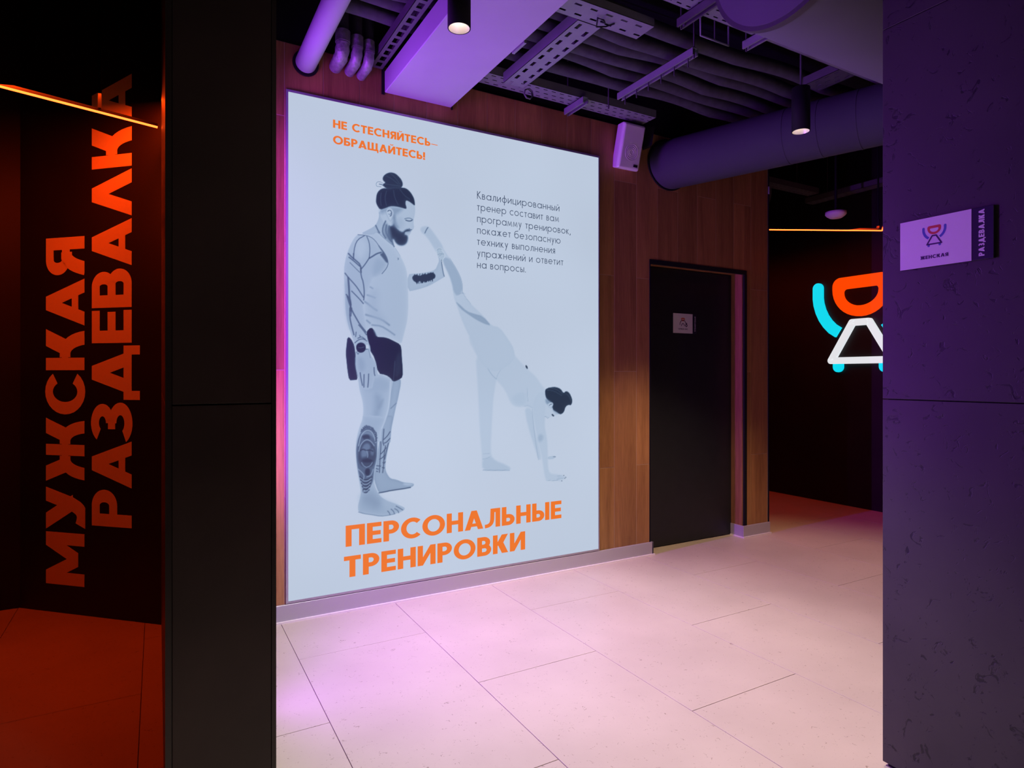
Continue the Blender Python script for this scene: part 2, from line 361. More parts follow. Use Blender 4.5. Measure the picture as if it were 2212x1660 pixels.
def lower(c, t):
    X = .68; r = X / 2; k = r - t / 2
    ring = lambda x: Arc(x + r, r, r, r, 0, 360, t, t, 26)
    v = lambda x, a=0, b=X: Rc(x, a, x + t, b)
    if c == ' ': return [], .26
    if c == 'К': return v(0, 0, 1) + clip(St([(t, .52), (.46, 1.04)], t * 1.05), 0, 1) + clip(St([(t, .54), (.56, -.05)], t * 1.05), 0, 1), .52
    if c == 'а': return ring(0) + v(X - t), X
    if c == 'о': return ring(0), X
    if c == 'р': return ring(0) + v(0, -.34), X
    if c == 'б': return ring(0) + St([(t / 2, r)] + curve((t / 2, .60), (.06, .95), (.34, .96)) + curve((.40, .965), (.52, .98), (.58, 1.06))[1:], t), X
    if c == 'с': return Arc(r, r, r, r, 48, 312, t, t), X * .86
    if c == 'е': return Arc(r, r, r, r, 0, 318, t, t) + Rc(t / 2, r - t / 2, X - t * .2, r + t / 2), X
    if c == 'в': return v(0) + Rc(0, 0, .24, t) + Rc(0, X - t, .22, X) + Rc(0, r - t / 2 + .02, .24, r + t / 2 + .02) + Arc(.24, (r + .06) / 2, .19, (r + .06) / 2, -90, 90, t, t, 12) + Arc(.22, X - (r + .02) / 2, .16, (r + .02) / 2, -90, 90, t, t, 12), .43
    if c == 'г': return v(0) + Rc(0, X - t, .32, X), .32
    if c == 'ж': R = clip(St([(.36, r), (.68, X + .06)], t) + St([(.36, r), (.72, -.06)], t), 0, X); return v(.36 - t / 2) + R + mir(R, .72), .72
    if c == 'з': return Arc(.18, X - .165, .17, .165, -90, 140, t, t, 14) + Arc(.18, .185, .2, .185, -140, 90, t, t, 14), .38
    if c in 'ий':
        p = v(0) + v(.44) + St([(t / 2, .03), (.44 + t / 2, X - .03)], t)
        if c == 'й': p += Arc(.26, X + .26, .14, .13, 200, 340, t * .8, t * .8, 8)
        return p, .44 + t
    if c == 'к': return v(0) + clip(St([(t, r), (.38, X + .05)], t) + St([(t, r + .02), (.44, -.05)], t), 0, X), .44
    if c == 'л': return v(.40) + Rc(.14, X - t, .42, X) + St([(.14 + t / 2, X - t / 2), (.14, .30)] + curve((.14, .2), (.12, .03), (0, t / 2), 5), t), .40 + t
    if c == 'м': return clip(St([(.0 + t / 2, -.05), (.12, X), (.34, .12), (.56, X), (.68 - t / 2, -.05)], t), 0, X), .68
    if c == 'н': return v(0) + v(.42) + Rc(t, r - t / 2, .42, r + t / 2), .42 + t
    if c == 'п': return v(0) + v(.42) + Rc(t, X - t, .42, X), .42 + t
    if c == 'т': return v(.2 - t / 2) + Rc(0, X - t, .4, X), .4
    if c == 'у': return clip(St([(.5 - t / 2, X + .04), (.12, -.38)], t) + St([(t / 2, X + .04), (.27, .06)], t), -.34, X), .5
    if c == 'ф': return ring(0) + v(r - t / 2, -.34, 1.0), X
    if c == 'х': return clip(St([(0, -.04), (.46, X + .04)], t) + St([(.46, -.04), (0, X + .04)], t), 0, X), .46
    if c == 'ц': return v(0) + v(.40) + Rc(0, 0, .52, t) + Rc(.52 - t, -.16, .52, t), .52
    if c == 'ы': return v(0) + Rc(0, 0, .2, t) + Rc(0, .40 - t, .2, .40) + Arc(.2, .2, .18, .2, -90, 90, t, t, 12) + v(.46), .46 + t
    if c == 'ю': p = [[(x + .18, y) for x, y in q] for q in ring(0)]; return v(0) + Rc(t, r - t / 2, .2, r + t / 2) + p, .18 + X
    if c == 'я': p = v(0) + Rc(0, X - t, .2, X) + Rc(0, X - .40, .2, X - .40 + t) + Arc(.2, X - .2, .18, .2, -90, 90, t, t, 12) + St([(.16, .3), (.36, 0)], t); return mir(p, .38), .38
    if c == '.': return Arc(.06, .06, .062, .062, 0, 360, .062, .062, 10), .13
    if c == ',': return St([(.12, .12), (.02, -.14)], t * 1.2), .16
    return [], .3

def layout(text, font, gap):
    out = []; x = 0
    for ch in text:
        p, wd = font(ch); out.append((ch, [[(a + x, b) for a, b in q] for q in p])); x += wd + gap
    return out, x - gap

def lettering(name, text, font, gap, O, u, v, n, width, cap, m, parent, thick=.0, each=None, lift=.0006):
    """a line of text, its baseline starting at O, stretched to the given width and cap height (metres)"""
    k = 1.0
    for _ in range(3):
        gl, tot = layout(text, (lambda c: font(c, k)), gap); k = width / tot / cap
    k *= cap; O, u, v, n = map(Vector, (O, u, v, n)); mb = MB(); i = 0; objs = []
    for ch, polys in gl:
        if each: mb = MB()
        for q in polys:
            i += 1
            mb.prism([(x * k, y * cap) for x, y in q], O + n * (lift + (i % 7) * 3e-5), u, v, n, thick)
        if each and polys:
            c = O + u * (sum(x for q in polys for x, y in q) / sum(len(q) for q in polys) * k) + v * cap / 2
            objs.append(mb.build(each, m, parent, c))
    if each: return objs
    o = mb.build(name, m, parent, O); o['kind'] = 'stuff'; return o

# ================================================================ the setting
floor = structure(MB().box((-2.6, -2.8, -.12), (7.2, 7.2, -.012)).build('floor', M_GROUT))
g = .0012
for k in range(-5, 11):
    x0 = .563 + .62 * k
    off = 2.38 if k % 2 else 2.975
    for j in range(-4, 4):
        y0 = off + 1.205 * j
        if x0 > 6.1 or y0 > 6.6 or y0 < -2.8 or (x0 < -2.3): continue
        piece('tile', (x0 + g, y0 + g, -.012), (x0 + .62 - g, y0 + 1.205 - g, 0), M_FLOOR, floor, .0005)
ceiling = structure(MB().box((-2.6, -2.8, 3.72), (7.2, 7.2, 3.85)).build('ceiling', M_CEIL))

D = 3.465
# back wall: backing, wood-look planks, black band over them
wb = MB()
wb.box((.297, D + .0018, 0), (3.114, D + .14, 3.06)); wb.box((3.114, D + .0018, 2.137), (4.105, D + .14, 3.06)); wb.box((4.105, D + .0018, 0), (4.388, D + .14, 3.06))
wall_back = structure(wb.build('wall_back', M_WGROUT))
MB().box((.297, D + .012, 3.06), (4.388, D + .14, 3.72)).build('upper_band', M_BLACK, wall_back)
def plank(x0, x1, z0, z1, g0, g1):
    gz = .0019
    piece('plank', (x0 + (gz if g0 else 0), D, z0 + gz), (x1 - (gz if g1 else 0), D + .0018, z1 - gz), M_WOOD, wall_back, .0008)
for k in range(-13, 9):
    a = 2.783 + .2 * k; b = a + .2; cuts = [max(a, .297), min(b, 4.388)]
    if cuts[1] - cuts[0] < .01: continue
    for c in (3.114, 4.105):
        if cuts[0] < c < cuts[-1]: cuts.insert(-1, c)
    zs = [.66, 2.0] if k % 2 else [1.33, 2.67]
    for x0, x1 in zip(cuts[:-1], cuts[1:]):
        lo = 2.137 if x0 >= 3.11 and x1 <= 4.11 else 0.0
        zz = [lo] + [z for z in zs if z > lo + .02] + [3.06]
        for z0, z1 in zip(zz[:-1], zz[1:]):
            if x0 > .60 and x1 < 2.635 and z0 > .11 and z1 < 2.79: continue
            plank(x0, x1, z0, z1, x0 == a, x1 == b)
# end of the back wall towards the women's room
MB().box((4.388, D - .004, 0), (4.40, D + .15, 3.72)).build('end_trim', M_BLACK, wall_back)
# reveal boards of the recessed door
MB().box((4.093, D + .012, 0), (4.105, 3.60, 2.137)).build('reveal_board', M_WOOD, wall_back)
MB().box((3.114, D + .012, 2.125), (4.093, 3.60, 2.137)).build('reveal_board', M_WOOD, wall_back)
MB().box((3.114, D + .012, 0), (3.12, 3.60, 2.125)).build('reveal_board', M_BLACK, wall_back)
wall_passage = structure(MB().box((4.30, D + .15, 0), (4.40, 6.9, 3.72)).build('wall_passage', M_BLACKWALL))

door = structure(MB().box((3.121, 3.585, .006), (4.092, 3.625, 2.120)).build('door_1', M_DOOR))
bevel(door, .002)
fr = MB(); fr.box((3.104, D - .004, 2.112), (4.130, D + .012, 2.145)); fr.build('door_frame', M_BLACK, door)
MB().box((4.104, D - .004, .092), (4.132, D + .012, 2.112)).build('door_frame', M_BLACK, door)
MB().box((3.104, D - .004, .092), (3.114, D + .012, 2.112)).build('door_frame', M_BLACK, door)

bb = structure(MB().box((.297, D - .013, .006), (3.132, D, .094)).build('baseboard_back', M_BASE)); bevel(bb, .0015)
MB().box((.297, D - .025, 0), (3.139, D - .0005, .010)).build('foot_lip', M_FOOT, bb)
MB().box((3.122, D - .013, .008), (3.132, D + .10, .094)).build('end_cap', M_BASE, bb)
b2 = structure(MB().box((4.081, D - .013, .006), (4.401, D - .0005, .094)).build('baseboard_return', M_BASE)); bevel(b2, .0015)
MB().box((4.081, D - .0005, .006), (4.0925, 3.583, .094)).build('side_board', M_BASE, b2)
MB().box((4.072, D - .025, 0), (4.406, D - .013, .010)).build('foot_lip', M_FOOT, b2)
MB().box((4.074, D - .013, 0), (4.081, 3.583, .008)).build('foot_lip', M_FOOT, b2)

# left partition between the men's room and the hall, seen end on
wl = structure(MB().box((.024, 1.912, 0), (.290, 3.745, 3.72)).build('wall_left', M_BLACK))
for z0, z1 in ((0, 1.22), (1.222, 2.45), (2.452, 3.70)):
    piece('end_panel', (.034, 1.900, z0 + .001), (.284, 1.912, z1 - .001), M_BLACKSLAB, wl)
    piece('side_panel', (.018, 1.914, z0 + .001), (.024, 3.10, z1 - .001), M_SIDE, wl)
    piece('side_panel', (.018, 3.102, z0 + .001), (.024, 3.74, z1 - .001), M_SIDE, wl)
    piece('hall_panel', (.290, 1.914, z0 + .001), (.297, 3.464, z1 - .001), M_BLACKSLAB, wl)
MB().box((.018, 1.899, 0), (.033, 1.914, 3.70)).build('corner_trim', M_TRIM, wl)
MB().box((.285, 1.899, 0), (.297, 1.914, 3.70)).build('corner_trim', M_TRIM, wl)

# oblique wall with the big letters
A = Vector((-.667, 4.406, 0)); B = Vector((.018, 3.744, 0)); du = (B - A).normalized(); dn = Vector((du.y, -du.x, 0))
LT = (B - A).length
wm = MB().prism([(0, 0), (LT, 0), (LT, 3.72), (0, 3.72)], A - dn * .10, du, (0, 0, 1), dn, .10).build('wall_lettered', M_BLACKWALL)
structure(wm)
structure(MB().box((-2.6, 4.41, 0), (-.60, 4.55, 3.72)).build('wall_mens_back', M_BLACKWALL))
# right pier
wr = structure(MB().box((2.119, -2.7, 0), (2.50, 1.200, 3.72)).build('wall_right', M_BLACK))
for z0, z1 in ((0.012, 1.222), (1.222, 2.452), (2.452, 3.68)):
    for y0, y1 in ((.61, 1.212), (.0, .608), (-1.2, -.002), (-2.4, -1.202)):
        piece('slab', (2.107, y0, z0 + .0012), (2.119, y1, z1 - .0012), M_SLAB, wr)
    piece('slab', (2.121, 1.200, z0 + .0012), (2.50, 1.212, z1 - .0012), M_SLAB, wr)
# women's room walls and the shell that closes the place off behind the camera
we = structure(MB().box((6.0, 1.0, 0), (6.15, 6.9, 3.72)).build('wall_emblem', M_BLACKWALL))
structure(MB().box((4.30, 6.8, 0), (6.2, 6.95, 3.72)).build('wall_passage_end', M_BLACKWALL))
structure(MB().box((2.50, .9, 0), (6.15, 1.05, 3.72)).build('wall_womens_near', M_BLACKWALL))
structure(MB().box((-2.6, -2.8, 0), (-2.45, 4.5, 3.72)).build('wall_outer_left', M_BLACKWALL))
structure(MB().box((-2.6, -2.8, 0), (2.5, -2.65, 3.72)).build('wall_rear', M_BLACKWALL))

# ================================================================ lightbox poster
PX0, PX1, PZ0, PZ1, PY = .600, 2.636, .110, 2.797, 3.455
BG = np.array([194., 208., 228.])
RV = (0, .12, .28, .55, 1.0); RC = np.array([[194, 208, 228], [177, 196, 219], [148, 171, 198], [88, 112, 142], [20, 34, 52]], float)
def srgb2lin(a):
    a = np.clip(a / 255., 0, 1); return np.where(a <= .04045, a / 12.92, ((a + .055) / 1.055) ** 2.4)
def set_col(me, rgb):
    at = me.color_attributes.new('Col', 'FLOAT_COLOR', 'POINT')
    c = np.ones((len(me.vertices), 4), np.float32); c[:, :3] = rgb
    at.data.foreach_set('color', c.ravel())
poster = thing('lightbox_poster', 'huge backlit poster of a tattooed trainer holding a stretching woman by the leg', 'poster', (PX0, PY + .01, PZ0))
pn = MB().box((PX0, PY, PZ0), (PX1, D - .0005, PZ1)).build('printed_panel', M_PRINT, poster, (PX0, PY + .01, PZ0))
set_col(pn.data, srgb2lin(BG))
for a, b in (((PX0 - .012, PY - .003, PZ0 - .012), (PX0, D - .0005, PZ1 + .012)), ((PX1, PY - .003, PZ0 - .012), (PX1 + .008, D - .0005, PZ1 + .012)),
             ((PX0, PY - .003, PZ1), (PX1, D - .0005, PZ1 + .012)), ((PX0, PY - .003, PZ0 - .012), (PX1, D - .0005, PZ0))):
    MB().box(a, b).build('frame', M_ALU, poster)

